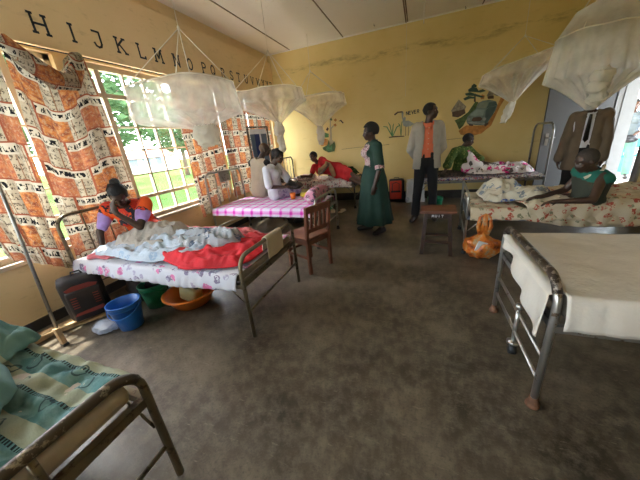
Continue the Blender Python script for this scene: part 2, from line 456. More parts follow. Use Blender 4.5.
    MAT['house'] = simple('white render', (.42, .41, .39), .8)
    MAT['roof'] = simple('red iron roof', (.30, .07, .04), .6)
    MAT['paving'] = simple('pale paving', (.24, .23, .21), .8)
    MAT['pcar'] = simple('mural faded blue green paint', (.17, .22, .19), .7, var=.3, scale=9)
    MAT['pdark'] = simple('mural dark teal paint', (.075, .11, .10), .7, var=.2)
    MAT['plight'] = simple('mural light teal paint', (.25, .31, .27), .7, var=.15)
    MAT['apron'] = simple('pale bounce slab', (.60, .57, .50), .9)  # for the added slab that bounces sunlight into the room
    MAT['ticking'] = simple('cream mattress cover', (.50, .44, .36), .7)
    MAT['pglass'] = simple('mural grey green glass paint', (.24, .27, .20), .7, var=.2)
    MAT['pgreen'] = simple('mural green paint', (.075, .12, .035), .7, var=.5, scale=16)
    MAT['ptree'] = simple('mural dark green paint', (.045, .085, .05), .7, var=.3)
    MAT['porange'] = simple('mural orange earth paint', (.50, .21, .045), .7, var=.35, scale=10)
    MAT['pthatch'] = simple('mural thatch paint', (.26, .22, .16), .7, var=.4, scale=22)
    MAT['pbrown'] = simple('mural dark brown paint', (.09, .05, .03), .7, var=.3)
    MAT['pgrey'] = simple('mural grey paint', (.30, .31, .28), .7, var=.25)
    MAT['pleaf'] = simple('mural leaf green paint', (.09, .22, .09), .7, var=.35, scale=14)
    MAT['pstem'] = simple('mural pale stem paint', (.42, .37, .24), .7)
build_mats()
MURAL = {'car':[('porange',[(0.717,1.344),(0.848,1.433),(1.044,1.406),(1.186,1.407),(1.303,1.606),(1.341,1.744),(1.407,1.93),(1.472,1.872),(1.387,1.707),(1.273,1.381),(1.123,1.255),(0.933,1.219),(0.763,1.27)]),('pgreen',[(0.635,1.545),(0.738,1.581),(0.86,1.666),(0.965,1.834),(1.02,1.818),(0.984,1.703),(0.868,1.586),(0.796,1.432),(0.729,1.364),(0.68,1.472)]),('pthatch',[(0.556,1.723),(0.679,1.911),(0.82,1.769),(0.799,1.713),(0.598,1.684)]),('pbrown',[(0.577,1.7),(0.797,1.726),(0.817,1.651),(0.698,1.592),(0.59,1.618)]),('pcar',[(0.842,1.502),(0.855,1.581),(0.896,1.629),(0.984,1.703),(1.021,1.808),(1.089,1.831),(1.192,1.836),(1.305,1.796),(1.337,1.729),(1.317,1.643),(1.267,1.546),(1.211,1.441),(1.165,1.399),(1.011,1.419),(0.873,1.451)]),('pglass',[(1.014,1.719),(1.043,1.799),(1.159,1.809),(1.186,1.786),(1.146,1.696)]),('pdark',[(1.16,1.681),(1.197,1.791),(1.312,1.789),(1.331,1.73),(1.206,1.708)]),('pdark',[(1.156,1.663),(1.206,1.708),(1.321,1.712),(1.277,1.571),(1.198,1.442),(1.165,1.406),(1.158,1.526)]),('plight',[(0.898,1.602),(0.997,1.695),(1.136,1.678),(1.116,1.577),(0.995,1.584)]),('pbrown',[(0.926,1.512),(0.959,1.562),(1.08,1.555),(1.115,1.518),(1.081,1.482),(0.96,1.489)]),('pgrey',[(0.859,1.533),(0.876,1.565),(0.91,1.548),(0.9,1.509),(0.875,1.505)]),('pgrey',[(1.116,1.511),(1.137,1.548),(1.177,1.524),(1.169,1.485),(1.138,1.482)]),('pgrey',[(0.863,1.493),(1.155,1.44),(1.163,1.42),(0.871,1.468)]),('pbrown',[(0.879,1.457),(0.965,1.434),(0.967,1.407),(0.902,1.421)]),('pbrown',[(1.152,1.408),(1.216,1.447),(1.226,1.413),(1.174,1.372)]),('pthatch',[(1.143,1.905),(1.19,2.022),(1.26,1.932),(1.24,1.892)]),('pbrown',[(1.156,1.897),(1.258,1.896),(1.264,1.845),(1.173,1.851)]),('pthatch',[(1.256,1.914),(1.29,1.977),(1.351,1.907),(1.326,1.874)]),('porange',[(1.04,1.894),(1.066,1.941),(1.111,1.916),(1.105,1.86),(1.062,1.86)]),('pbrown',[(0.941,1.831),(0.937,1.971),(0.956,1.968),(0.972,1.833)]),('ptree',[(0.756,1.913),(0.836,1.947),(0.952,1.912),(0.967,1.885),(0.872,1.898),(0.785,1.877)]),('ptree',[(0.775,1.994),(0.862,2.007),(0.979,1.953),(1.107,1.898),(1.084,1.882),(0.931,1.934),(0.803,1.958)]),('ptree',[(0.826,2.056),(0.885,2.091),(0.968,2.06),(0.997,2.013),(1.069,2.027),(1.122,1.989),(1.038,1.976),(0.912,2.006),(0.836,2.017)]),('ptree',[(0.872,2.105),(0.911,2.142),(0.964,2.104),(0.955,2.074),(0.892,2.083)])],'bird':[('pgrey',[(-0.355,1.639),(-0.313,1.726),(-0.286,1.698),(-0.294,1.641),(-0.234,1.642),(-0.112,1.562),(-0.188,1.529),(-0.275,1.521),(-0.336,1.553)]),('pgrey',[(-0.375,1.808),(-0.349,1.838),(-0.331,1.795),(-0.339,1.713),(-0.303,1.642),(-0.337,1.62),(-0.365,1.716)]),('pbrown',[(-0.524,1.793),(-0.453,1.834),(-0.358,1.831),(-0.349,1.805),(-0.436,1.807),(-0.506,1.765)]),('pbrown',[(-0.292,1.531),(-0.284,1.53),(-0.28,1.35),(-0.289,1.351)]),('pbrown',[(-0.231,1.525),(-0.222,1.524),(-0.228,1.345),(-0.236,1.346)])],'reeds':[('pleaf',[(-0.568,1.36),(-0.677,1.554),(-0.75,1.571),(-0.741,1.583),(-0.663,1.57),(-0.554,1.376)]),('pleaf',[(-0.568,1.36),(-0.613,1.582),(-0.649,1.655),(-0.631,1.644),(-0.595,1.589),(-0.55,1.367)]),('pleaf',[(-0.568,1.36),(-0.55,1.576),(-0.532,1.616),(-0.523,1.607),(-0.532,1.565),(-0.545,1.358)]),('pleaf',[(-0.559,1.359),(-0.478,1.542),(-0.407,1.577),(-0.398,1.564),(-0.46,1.527),(-0.541,1.357)]),('pleaf',[(-0.387,1.36),(-0.407,1.56),(-0.443,1.607),(-0.425,1.605),(-0.394,1.567),(-0.374,1.359)]),('pleaf',[(-0.387,1.36),(-0.372,1.599),(-0.364,1.64),(-0.355,1.631),(-0.359,1.589),(-0.369,1.358)]),('pbrown',[(-0.632,1.357),(-0.532,1.365),(-0.316,1.353),(-0.307,1.335),(-0.522,1.338),(-0.623,1.338)])],'never':[('txt',[(-0.279,1.788),(0.057,1.788)])],'plant':[('porange',[(-2.208,1.44),(-2.111,1.472),(-2.022,1.436),(-2.018,1.312),(-2.19,1.299)]),('pstem',[(-1.917,2.019),(-1.894,2.016),(-1.916,1.682),(-1.846,1.727),(-1.836,1.71),(-1.907,1.649),(-1.908,1.412),(-1.846,1.352),(-1.857,1.215),(-2.009,1.228),(-1.964,1.472)]),('pleaf',[(-2.248,1.595),(-2.186,1.661),(-2.125,1.655),(-2.085,1.592),(-1.981,1.555),(-1.988,1.48),(-2.173,1.48),(-2.249,1.532)]),('pleaf',[(-2.199,1.711),(-2.163,1.761),(-2.119,1.716),(-2.152,1.685)]),('pgreen',[(-1.967,2.051),(-1.935,2.082),(-1.909,2.044),(-1.94,2.027)]),('pgreen',[(-1.928,1.954),(-1.897,1.981),(-1.876,1.943),(-1.903,1.91)]),('pbrown',[(-2.05,1.932),(-2.023,1.965),(-2.007,1.938),(-2.034,1.91)]),('pgreen',[(-1.925,1.85),(-1.893,1.883),(-1.868,1.834),(-1.898,1.821)]),('porange',[(-1.838,1.83),(-1.792,1.861),(-1.763,1.817),(-1.8,1.79)]),('porange',[(-1.852,1.738),(-1.8,1.753),(-1.777,1.709),(-1.82,1.687)]),('pbrown',[(-1.73,1.792),(-1.67,1.816),(-1.611,1.748),(-1.635,1.735),(-1.678,1.786)]),('pbrown',[(-2.04,1.647),(-1.999,1.696),(-1.972,1.661),(-2.006,1.616)]),('pgreen',[(-2.162,1.263),(-2.033,1.313),(-1.993,1.42),(-1.979,1.295),(-1.908,1.33),(-1.856,1.38),(-1.84,1.269),(-1.873,1.161),(-2.017,1.144),(-2.136,1.21)]),('pleaf',[(-2.071,1.233),(-1.997,1.365),(-1.976,1.253),(-1.923,1.304),(-1.92,1.192),(-2.014,1.172)])]}
# ------------------------------------------------------------------ camera
def camera():
    yaw, pitch, roll, f = 0.37245, 0.35312, -0.10036, 265.1
    cy, sy = math.cos(yaw), math.sin(yaw)
    fwd = V((-sy * math.cos(pitch), cy * math.cos(pitch), -math.sin(pitch)))
    right = V((cy, sy, 0)); up = right.cross(fwd)
    r = right * math.cos(roll) + up * math.sin(roll); u = -right * math.sin(roll) + up * math.cos(roll)
    M = Matrix((r, u, -fwd)).transposed().to_4x4(); M.translation = V((0, 0, 1.4))
    cd = bpy.data.cameras.new('camera'); cd.sensor_width = 36; cd.lens = 36 * f / 640; cd.clip_start = .03; cd.clip_end = 300
    c = bpy.data.objects.new('camera', cd); COL.objects.link(c); c.matrix_world = M; SC.camera = c
camera()

XL, XR, YB, YF, HC = -3.3, 2.85, 6.3, -2.6, 3.33
def struct(name, bm, m, parent=None, smooth=False):
    o = obj(name, bm, m, parent, smooth)
    if parent is None: o['kind'] = 'structure'
    return o
def sbox(name, lo, hi, m, parent=None, bev=0):
    bm = NB(); box(bm, [(a + b) / 2 for a, b in zip(lo, hi)], [b - a for a, b in zip(lo, hi)], bev=bev)
    return struct(name, bm, m, parent)
def mbox(bm, lo, hi, bev=0):
    box(bm, [(a + b) / 2 for a, b in zip(lo, hi)], [b - a for a, b in zip(lo, hi)], bev=bev)

sbox('floor', (XL - .25, YF - .2, -.12), (XR + .25, YB + .2, 0), MAT['floor'])
sbox('ceiling', (XL - .25, YF - .2, HC), (XR + .25, YB + .2, HC + .12), MAT['ceiling'])
WIN = [(-2.3, -.35), (.0, 1.98), (2.12, 4.02), (4.2, 6.12)]
ZS, ZT = .66, 2.42
bm = NB(); T = .22
mbox(bm, (XL - T, YF, 0), (XL, YB, ZS)); mbox(bm, (XL - T, YF, ZT), (XL, YB, HC))
ys = [YF] + [y for w in WIN for y in w] + [YB]
for i in range(0, len(ys), 2): mbox(bm, (XL - T, ys[i], ZS), (XL, ys[i + 1], ZT))
wl = struct('wall_left', bm, MAT['beam'])
bm = NB(); mbox(bm, (XL, YF, 2.44), (XL + .07, YB, 3.16), bev=.006)
struct('trim_1', bm, MAT['beam'])
sbox('wall_back', (XL - T, YB, 0), (XR + T, YB + .2, HC), MAT['wallback'])
FILL_WIN = [(-2.9, -.9)]  # unseen opening behind the camera, added to let in fill light
bm = NB(); mbox(bm, (XL - T, YF - .2, 0), (XR + T, YF, ZS)); mbox(bm, (XL - T, YF - .2, ZT), (XR + T, YF, HC))
xs = [XL - T] + [x for w in FILL_WIN for x in w] + [XR + T]
for i in range(0, len(xs), 2): mbox(bm, (xs[i], YF - .2, ZS), (xs[i + 1], YF, ZT))
struct('wall_front', bm, MAT['wall'])
DY0, DY1, DH = 5.02, 5.92, 2.12
bm = NB(); mbox(bm, (XR, YF, 0), (XR + T, DY0, HC)); mbox(bm, (XR, DY1, 0), (XR + T, YB, HC)); mbox(bm, (XR, DY0, DH), (XR + T, DY1, HC))
struct('wall_right', bm, MAT['wall'])
sbox('baseboard_back', (XL, YB - .012, 0), (XR, YB, .17), MAT['plinth'])
sbox('baseboard_left', (XL, YF, 0), (XL + .012, YB - .012, .10), MAT['plinth'])
sbox('baseboard_right', (XR - .012, YF, 0), (XR, DY0 - .1, .15), MAT['plinth'])
bm = NB()
for x in (-2.72, -1.52, -.28, .93, 2.13): mbox(bm, (x - .009, YF, HC - .007), (x + .009, YB, HC + .01))
mbox(bm, (-.32, YF, HC - .012), (-.30, YB, HC + .01))
struct('trim_2', bm, MAT['batten'])
bm = NB(); mbox(bm, (XL, YB - .02, HC - .02), (XR, YB, HC))
struct('trim_3', bm, MAT['ceiling'])

def window(n, y0, y1, vs, thick, zr=(.94, 1.22, 1.52, 1.79, 2.12)):
    r = thing('window_%d' % n, None, None, (XL - .09, (y0 + y1) / 2, ZS)); r['kind'] = 'structure'
    o = V((XL - .09, (y0 + y1) / 2, ZS)); d = .022
    def lb(bm, y, z, yy, zz, dd=d): mbox(bm, (-dd, y - o.y, z - o.z), (dd, yy - o.y, zz - o.z))
    bm = NB()
    lb(bm, y0, ZS, y1, ZS + .05, .035); lb(bm, y0, ZT - .05, y1, ZT, .035); lb(bm, y0, ZS, y0 + .05, ZT, .035); lb(bm, y1 - .05, ZS, y1, ZT, .035)
    struct('window_frame', bm, MAT['frame'], r)
    bm = NB()
    for y in vs:
        w = .028 if y in thick else .011; lb(bm, y - w, ZS + .05, y + w, ZT - .05)
    for z in zr:
        w = .022 if z in (.94, 2.12) else .009; lb(bm, y0 + .05, z - w, y1 - .05, z + w, .018)
    struct('glazing_bar', bm, MAT['frame'], r)
    bm = NB(); box(bm, (0, 0, (ZT - ZS) / 2), (.004, y1 - y0 - .06, ZT - ZS - .06)); struct('pane', bm, MAT['glass'], r)
    bm = NB(); mbox(bm, (.04, y0 - .03 - o.y, -.04), (.13, y1 + .03 - o.y, 0), bev=.006); struct('window_sill', bm, MAT['frame'], r)
    return r
window(1, 2.12, 4.02, (2.40, 2.69, 2.95, 3.21, 3.50, 3.76), (2.40, 3.50))
window(2, .0, 1.98, (.3, .62, .98, 1.28, 1.62), (.62, 1.62, .98))
window(3, 4.2, 6.12, (4.5, 4.82, 5.16, 5.48, 5.80), (4.82, 5.48))
window(4, -2.3, -.35, (-2.0, -1.66, -1.32, -.98, -.64), (-1.66, -.98))

for n_, (x0, x1) in enumerate(FILL_WIN):  # added window, out of view, fills the room from the camera side
    w_ = window(5 + n_, -(x1 - x0) / 2, (x1 - x0) / 2, (-.5, 0, .5), (0,)); w_.location = ((x0 + x1) / 2, YF - .09, ZS); w_.rotation_euler = (0, 0, PI / 2)
# door jamb and open leaf
bm = NB()
mbox(bm, (XR - .03, DY1 - .045, 0), (XR + T + .02, DY1, DH)); mbox(bm, (XR - .03, DY0, 0), (XR + T + .02, DY0 + .045, DH)); mbox(bm, (XR - .03, DY0, DH - .045), (XR + T + .02, DY1, DH))
mbox(bm, (XR - .045, DY1 - .045, 0), (XR, DY1 + .07, DH + .05)); mbox(bm, (XR + .07, DY1 - .06, 0), (XR + .10, DY1 - .04, DH))
mbox(bm, (XR - .03, DY0 - .06, 0), (XR, DY0 + .02, DH + .05))
struct('trim_4', bm, MAT['jamb'])
r = thing('door_1', None, None, (XR - .04, DY1 - .06, 0), math.radians(180 + 3)); r['kind'] = 'structure'
bm = NB(); mbox(bm, (0, -.02, .01), (.87, .02, 2.09), bev=.004); struct('door_leaf', bm, MAT['doorpaint'], r)
bm = NB(); mbox(bm, (.775, .02, .98), (.82, .028, 1.17)); tube(bm, [(.797, .028, 1.10), (.797, .07, 1.10), (.70, .07, 1.10)], .009, 8); cyl(bm, (.797, .028, 1.02), (.797, .036, 1.02), .012)
struct('door_handle', bm, MAT['chrome'], r)

# ------------------------------------------------------------------ painted letters
L_ = {
 'H': [((0,0),(0,1)),((.8,0),(.8,1)),((0,.5),(.8,.5))], 'I': [((.3,0),(.3,1))],
 'J': [((.05,1),(.6,1),(.6,.25),(.5,.06),(.3,0),(.1,.08),(.02,.25))],
 'K': [((0,0),(0,1)),((.7,1),(.05,.45)),((.22,.58),(.75,0))], 'L': [((.05,1),(.05,0),(.65,0),(.65,.14))],
 'M': [((0,0),(.08,1),(.42,.3),(.78,1),(.88,0))], 'N': [((.02,0),(.02,1),(.75,0),(.75,1))],
 'O': [tuple((.38+.38*math.cos(a*PI/6),.5+.5*math.sin(a*PI/6)) for a in range(13))],
 'P': [((.05,0),(.05,1),(.45,1),(.64,.88),(.66,.72),(.55,.55),(.05,.5))],
 'Q': [tuple((.38+.38*math.cos(a*PI/6),.5+.5*math.sin(a*PI/6)) for a in range(13)),((.45,.25),(.8,-.08))],
 'R': [((.05,0),(.05,1),(.45,1),(.64,.88),(.66,.72),(.55,.55),(.05,.5)),((.35,.5),(.72,0))],
 'S': [((.62,.82),(.5,.97),(.3,1),(.1,.9),(.06,.72),(.2,.56),(.48,.46),(.62,.3),(.58,.1),(.36,0),(.14,.03),(.02,.2))],
 'T': [((.35,0),(.35,1)),((0,.88),(0,1),(.7,1),(.7,.88))], 'U': [((.02,1),(.04,.25),(.18,.04),(.38,0),(.58,.06),(.7,.25),(.72,1))],
 'V': [((0,1),(.36,0),(.74,1))], 'W': [((0,1),(.24,0),(.46,.8),(.68,0),(.92,1))], 'X': [((0,1),(.7,0)),((.7,1),(0,0))],
 'Y': [((0,1),(.34,.5),(.7,1)),((.34,.5),(.34,0))], 'Z': [((0,.86),(0,1),(.66,1),(0,0),(.7,0),(.7,.14))],
 'E': [((.6,1),(0,1),(0,0),(.62,0)),((0,.52),(.48,.52))], 'C': [((.66,.8),(.5,.97),(.3,1),(.08,.8),(.02,.5),(.1,.18),(.32,0),(.54,.04),(.68,.2))]}
SERIF = {'H': ((0,0),(0,1),(.8,0),(.8,1)), 'I': ((.3,0),(.3,1)), 'K': ((0,0),(0,1),(.72,1),(.76,0)), 'M': ((0,0),(.06,1),(.8,1),(.88,0)), 'N': ((.02,0),(.02,1),(.75,1)), 'P': ((.05,0),), 'R': ((.05,0),(.74,0)), 'T': ((.35,0),), 'U': ((.02,1),(.72,1)), 'V': ((0,1),(.74,1)), 'W': ((0,1),(.92,1)), 'X': ((0,0),(0,1),(.7,0),(.7,1)), 'Y': ((0,1),(.7,1),(.34,0)), 'L': ((.05,1),)}
def letter_bm(ch, fn, h, w, sw, serif=True):
    """fn(u,v,t) -> point; u, v in metres; t thickness"""
    bm = NB()
    strokes = [[V(p) for p in s] for s in L_[ch]]
    if serif:
        for p in SERIF.get(ch, ()): strokes.append([V((p[0] - .13, p[1])), V((p[0] + .13, p[1]))])
    for s in strokes:
        for a, b in zip(s[:-1], s[1:]):
            a = V((a.x * w, a.y * h)); b = V((b.x * w, b.y * h)); d = (b - a)
            if d.length < 1e-6: continue
            d.normalize(); n = V((-d.y, d.x)) * sw / 2; e = d * sw * .35
            poly = [(a - e + n), (a - e - n), (b + e - n), (b + e + n)]
            prism(bm, [(p.x, p.y) for p in poly], fn, 0, .002)
    return bm
fr = thing('painted_alphabet', 'row of dark hand-painted capital letters H to Z on the tan beam above the windows', 'lettering', (XL + .0705, 4.0, 2.55))
LY = dict(zip('HIJKLMNOPQRSTUVWXYZ', [1.93, 2.20, 2.43, 2.68, 2.94, 3.17, 3.47, 3.72, 4.02, 4.22, 4.48, 4.72, 4.93, 5.18, 5.40, 5.61, 5.83, 6.01, 6.17]))
for ch, y in LY.items():
    zb = 2.545 + (y - 1.85) * .020; h = .145 - (y - 1.85) * .004; w = .122 - (y - 1.85) * .002
    fn = lambda u, v, t, y=y, zb=zb, w=w: V((t, y - 4.0 + u - w * .38, zb - 2.55 + v))
    obj('letter', letter_bm(ch, fn, h, w, .019), MAT['letter'], fr, False)

def mural(name, label, parts, key, cat='wall painting'):
    ps = [p for m, poly in MURAL[key] for p in poly]
    cx = sum(p[0] for p in ps) / len(ps); cz = sum(p[1] for p in ps) / len(ps)
    r = thing(name, label, cat, (cx, YB, cz))
    k = 0
    for (mname, poly), nm in zip(MURAL[key], parts):
        k += 1; bm = NB()
        dep = .0012 + .0007 * k
        prism(bm, poly, lambda u, v, t: V((u - cx, -t, v - cz)), 0.0002, dep)
        obj(nm, bm, MAT[mname], r, False)
    return r
mural('painted_car_mural', 'wall painting of a blue green car, thatched huts and tree on orange earth',
      ['painted_road', 'painted_bush', 'painted_thatch', 'painted_hut', 'painted_car', 'painted_windscreen', 'painted_roof', 'painted_side', 'painted_bonnet', 'painted_grille', 'painted_headlight', 'painted_headlight', 'painted_bumper', 'painted_wheel', 'painted_wheel', 'painted_thatch', 'painted_hut', 'painted_thatch', 'painted_sun', 'painted_trunk', 'painted_branch', 'painted_branch', 'painted_branch', 'painted_branch'], 'car')
mural('painted_bird_mural', 'wall painting of a grey long-necked wading bird beside the standing man', ['painted_body', 'painted_neck', 'painted_beak', 'painted_leg', 'painted_leg'], 'bird')
mural('painted_reed_mural', 'wall painting of thin green reeds left of the painted bird', ['painted_reed'] * 6 + ['painted_ground'], 'reeds')
mural('painted_plant_mural', 'wall painting of a flowering plant at the left of the back wall',
      ['painted_pot', 'painted_stem', 'painted_leaf', 'painted_leaf', 'painted_bud', 'painted_bud', 'painted_bud', 'painted_bud', 'painted_flower', 'painted_flower', 'painted_bud', 'painted_bud', 'painted_grass', 'painted_grass'], 'plant')
r = thing('painted_words', 'small dark painted words starting NEVER on the back wall by the man\'s head', 'lettering', (-.11, YB, 1.75))
for i, ch in enumerate('NEVER C'):
    if ch == ' ': continue
    obj('letter', letter_bm(ch, lambda u, v, t: V((-.17 + i * .053 + u, -t, .0 + i * .003 + v)), .06, .05, .013, False), MAT['letter'], r, False)
# hairline crack in the plaster
bm = NB(); tube(bm, [(-1.7, 0, 0), (-1.2, 0, .012), (-.9, 0, .005), (-.62, 0, .016)], .003, 5)
o = obj('wall_crack', bm, MAT['pbrown']); o.location = (0, YB, 1.19); tag(o, 'thin dark horizontal line scored in the yellow wall left of the suitcase', 'wall line')
bm = NB(); tube(bm, [(.42, 0, .0), (.62, 0, .01), (.95, 0, .016)], .003, 5)
o = obj('wall_crack', bm, MAT['pbrown']); o.location = (0, YB, 1.19); tag(o, 'thin dark horizontal line scored in the yellow wall behind the person in green print', 'wall line')

# ------------------------------------------------------------------ outside
sbox('ground', (-120, -60, -.5), (XL - T - .02, 120, -.32), MAT['grass'])
sbox('added_bounce_slab', (-6.6, -6, -.33), (XL - T - .02, 10, -.29), MAT['apron'])  # unseen pale slab, added to bounce sun up onto ceiling and beam
sbox('paving', (XR + T + .02, -5, -.3), (40, 40, -.08), MAT['paving'])
def tree(x, y, h, cr, label, seed):
    rnd = random.Random(seed)
    r = thing('tree', label, 'tree', (x, y, -.32), 0, 'trees outside the window')
    bm = NB(); tube(bm, [(0, 0, 0), (.1, .05, h * .35), (0, .1, h * .62)], [.22, .16, .10], 10)
    for a in range(4):
        an = a * 1.6 + seed; tube(bm, [(.05, .05, h * .4), (math.cos(an) * cr * .5, math.sin(an) * cr * .5, h * .7)], [.09, .04], 7)
    obj('trunk', bm, MAT['bark'], r)
    vs, fs = [], []
    for k in range(5200):
        while True:
            p = V((rnd.uniform(-1, 1), rnd.uniform(-1, 1), rnd.uniform(-1, 1)))
            if p.length < 1: break
        n = noise.noise(p * 2.2 + V((seed, 0, 0)))
        if n < -.12: continue
        p = V((p.x * cr, p.y * cr, h * .68 + p.z * h * .36)); s = rnd.uniform(.12, .28)
        a = V((rnd.gauss(0, 1), rnd.gauss(0, 1), rnd.gauss(0, 1))).normalized(); x_, y_ = frame_of(a)
        i = len(vs); vs += [p - x_ * s, p - y_ * s * .45, p + x_ * s, p + y_ * s * .45]; fs.append((i, i + 1, i + 2, i + 3))
    obj('crown', (vs, fs), MAT['leaves'], r, False)
tree(-13, 8.4, 6.8, 3.0, 'leafy green tree on the lawn outside the window, nearest the building', 3)
tree(-20, 19.5, 6.4, 3.0, 'leafy green tree further off on the lawn, right of the nearest one', 5)
tree(-24, 12.0, 7.5, 3.4, 'big green tree at the back of the lawn between the two others', 9)
def house(x, y, w, d, h, rh, a, label):
    r = thing('house', label, 'house', (x, y, -.32), a, 'houses beyond the lawn')
    bm = NB(); mbox(bm, (-w / 2, -d / 2, 0), (w / 2, d / 2, h)); obj('wall', bm, MAT['house'], r, False)
    bm = NB(); prism(bm, [(-d / 2 - .4, h), (d / 2 + .4, h), (0, h + rh)], lambda u, v, t: V((t, u, v)), -w / 2 - .3, w / 2 + .3)
    obj('roof', bm, MAT['roof'], r, False)
    for k in range(3):
        wx = -w / 2 + w * (k + .5) / 3
        bm = NB(); mbox(bm, (wx - .5, -d / 2 - .03, .9), (wx + .5, -d / 2 + .02, 1.9)); wdw = obj('window', bm, MAT['bluerail'], r, False)
house(-36, 29.5, 5.0, 4.0, 1.9, 1.0, math.radians(30), 'low white house with a red roof across the lawn')
house(-46, 24.0, 4, 4, 1.6, .8, math.radians(75), 'second pale house left of the low white one across the lawn')

bm = NB(); mbox(bm, (XR + T, 2.0, 2.62), (XR + T + 3.4, 12, 2.72)); struct('added_shade_roof', bm, MAT['jamb'])  # unseen roof slab, added to keep sky light off door and doorway
# ------------------------------------------------------------------ light
w = bpy.data.worlds.new('sky'); SC.world = w; w.use_nodes = True
nt = w.node_tree; bg = nt.nodes['Background']
sky = nt.nodes.new('ShaderNodeTexSky'); sky.sky_type = 'NISHITA'; sky.sun_disc = False
sky.sun_elevation = math.radians(55); sky.sun_rotation = math.radians(-80); sky.air_density = 1.0; sky.dust_density = 3.0
mixn = nt.nodes.new('ShaderNodeMix'); mixn.data_type = 'RGBA'; mixn.inputs[0].default_value = .6
nt.links.new(sky.outputs[0], mixn.inputs[6]); mixn.inputs[7].default_value = (6, 6.4, 6.8, 1)
nt.links.new(mixn.outputs[2], bg.inputs[0]); bg.inputs[1].default_value = SKY
sd = bpy.data.lights.new('sun', 'SUN'); sd.energy = SUN; sd.angle = math.radians(1.5); sd.color = (1, .93, .80)
s = bpy.data.objects.new('sun', sd); COL.objects.link(s)
dirv = V((.42, .06, -1.0)).normalized()
s.rotation_euler = dirv.to_track_quat('-Z', 'Y').to_euler(); s.location = (-8, 2, 12)
def portal(loc, rot, sx, sy):
    l = bpy.data.lights.new('daylight_portal', 'AREA'); l.shape = 'RECTANGLE'; l.size = sx; l.size_y = sy; l.cycles.is_portal = True
    o = bpy.data.objects.new('daylight_portal', l); COL.objects.link(o); o.location = loc; o.rotation_euler = rot
for y0, y1 in WIN: portal((XL - T - .01, (y0 + y1) / 2, (ZS + ZT) / 2), (0, -PI / 2, 0), ZT - ZS, y1 - y0)
for x0, x1 in FILL_WIN: portal(((x0 + x1) / 2, YF - .21, (ZS + ZT) / 2), (PI / 2, 0, 0), x1 - x0, ZT - ZS)
portal((XR + T + .03, (DY0 + DY1) / 2, DH / 2), (0, PI / 2, 0), DH, DY1 - DY0)
SC.view_settings.view_transform = 'Standard'; SC.view_settings.look = 'None'; SC.view_settings.gamma = 1; SC.view_settings.use_curve_mapping = False
SC.view_settings.exposure = EXPO
SC.cycles.use_denoising = True; SC.cycles.transparent_max_bounces = 24; SC.cycles.max_bounces = 12; SC.cycles.diffuse_bounces = 8
SC.cycles.sample_clamp_indirect = 12; SC.cycles.caustics_reflective = False; SC.cycles.caustics_refractive = False

# ------------------------------------------------------------------ beds
def arch(w, h, r=.10, z0=0.0, n=6):
    """points of an upside-down U in (y,z)"""
    p = [(-w, z0), (-w, h - r)]
    for i in range(1, n + 1):
        a = PI - i * PI / 2 / n; p.append((-w + r + r * math.cos(a), h - r + r * math.sin(a)))
    for i in range(0, n + 1):
        a = PI / 2 - i * PI / 2 / n; p.append((w - r + r * math.cos(a), h - r + r * math.sin(a)))
    p.append((w, z0)); return p

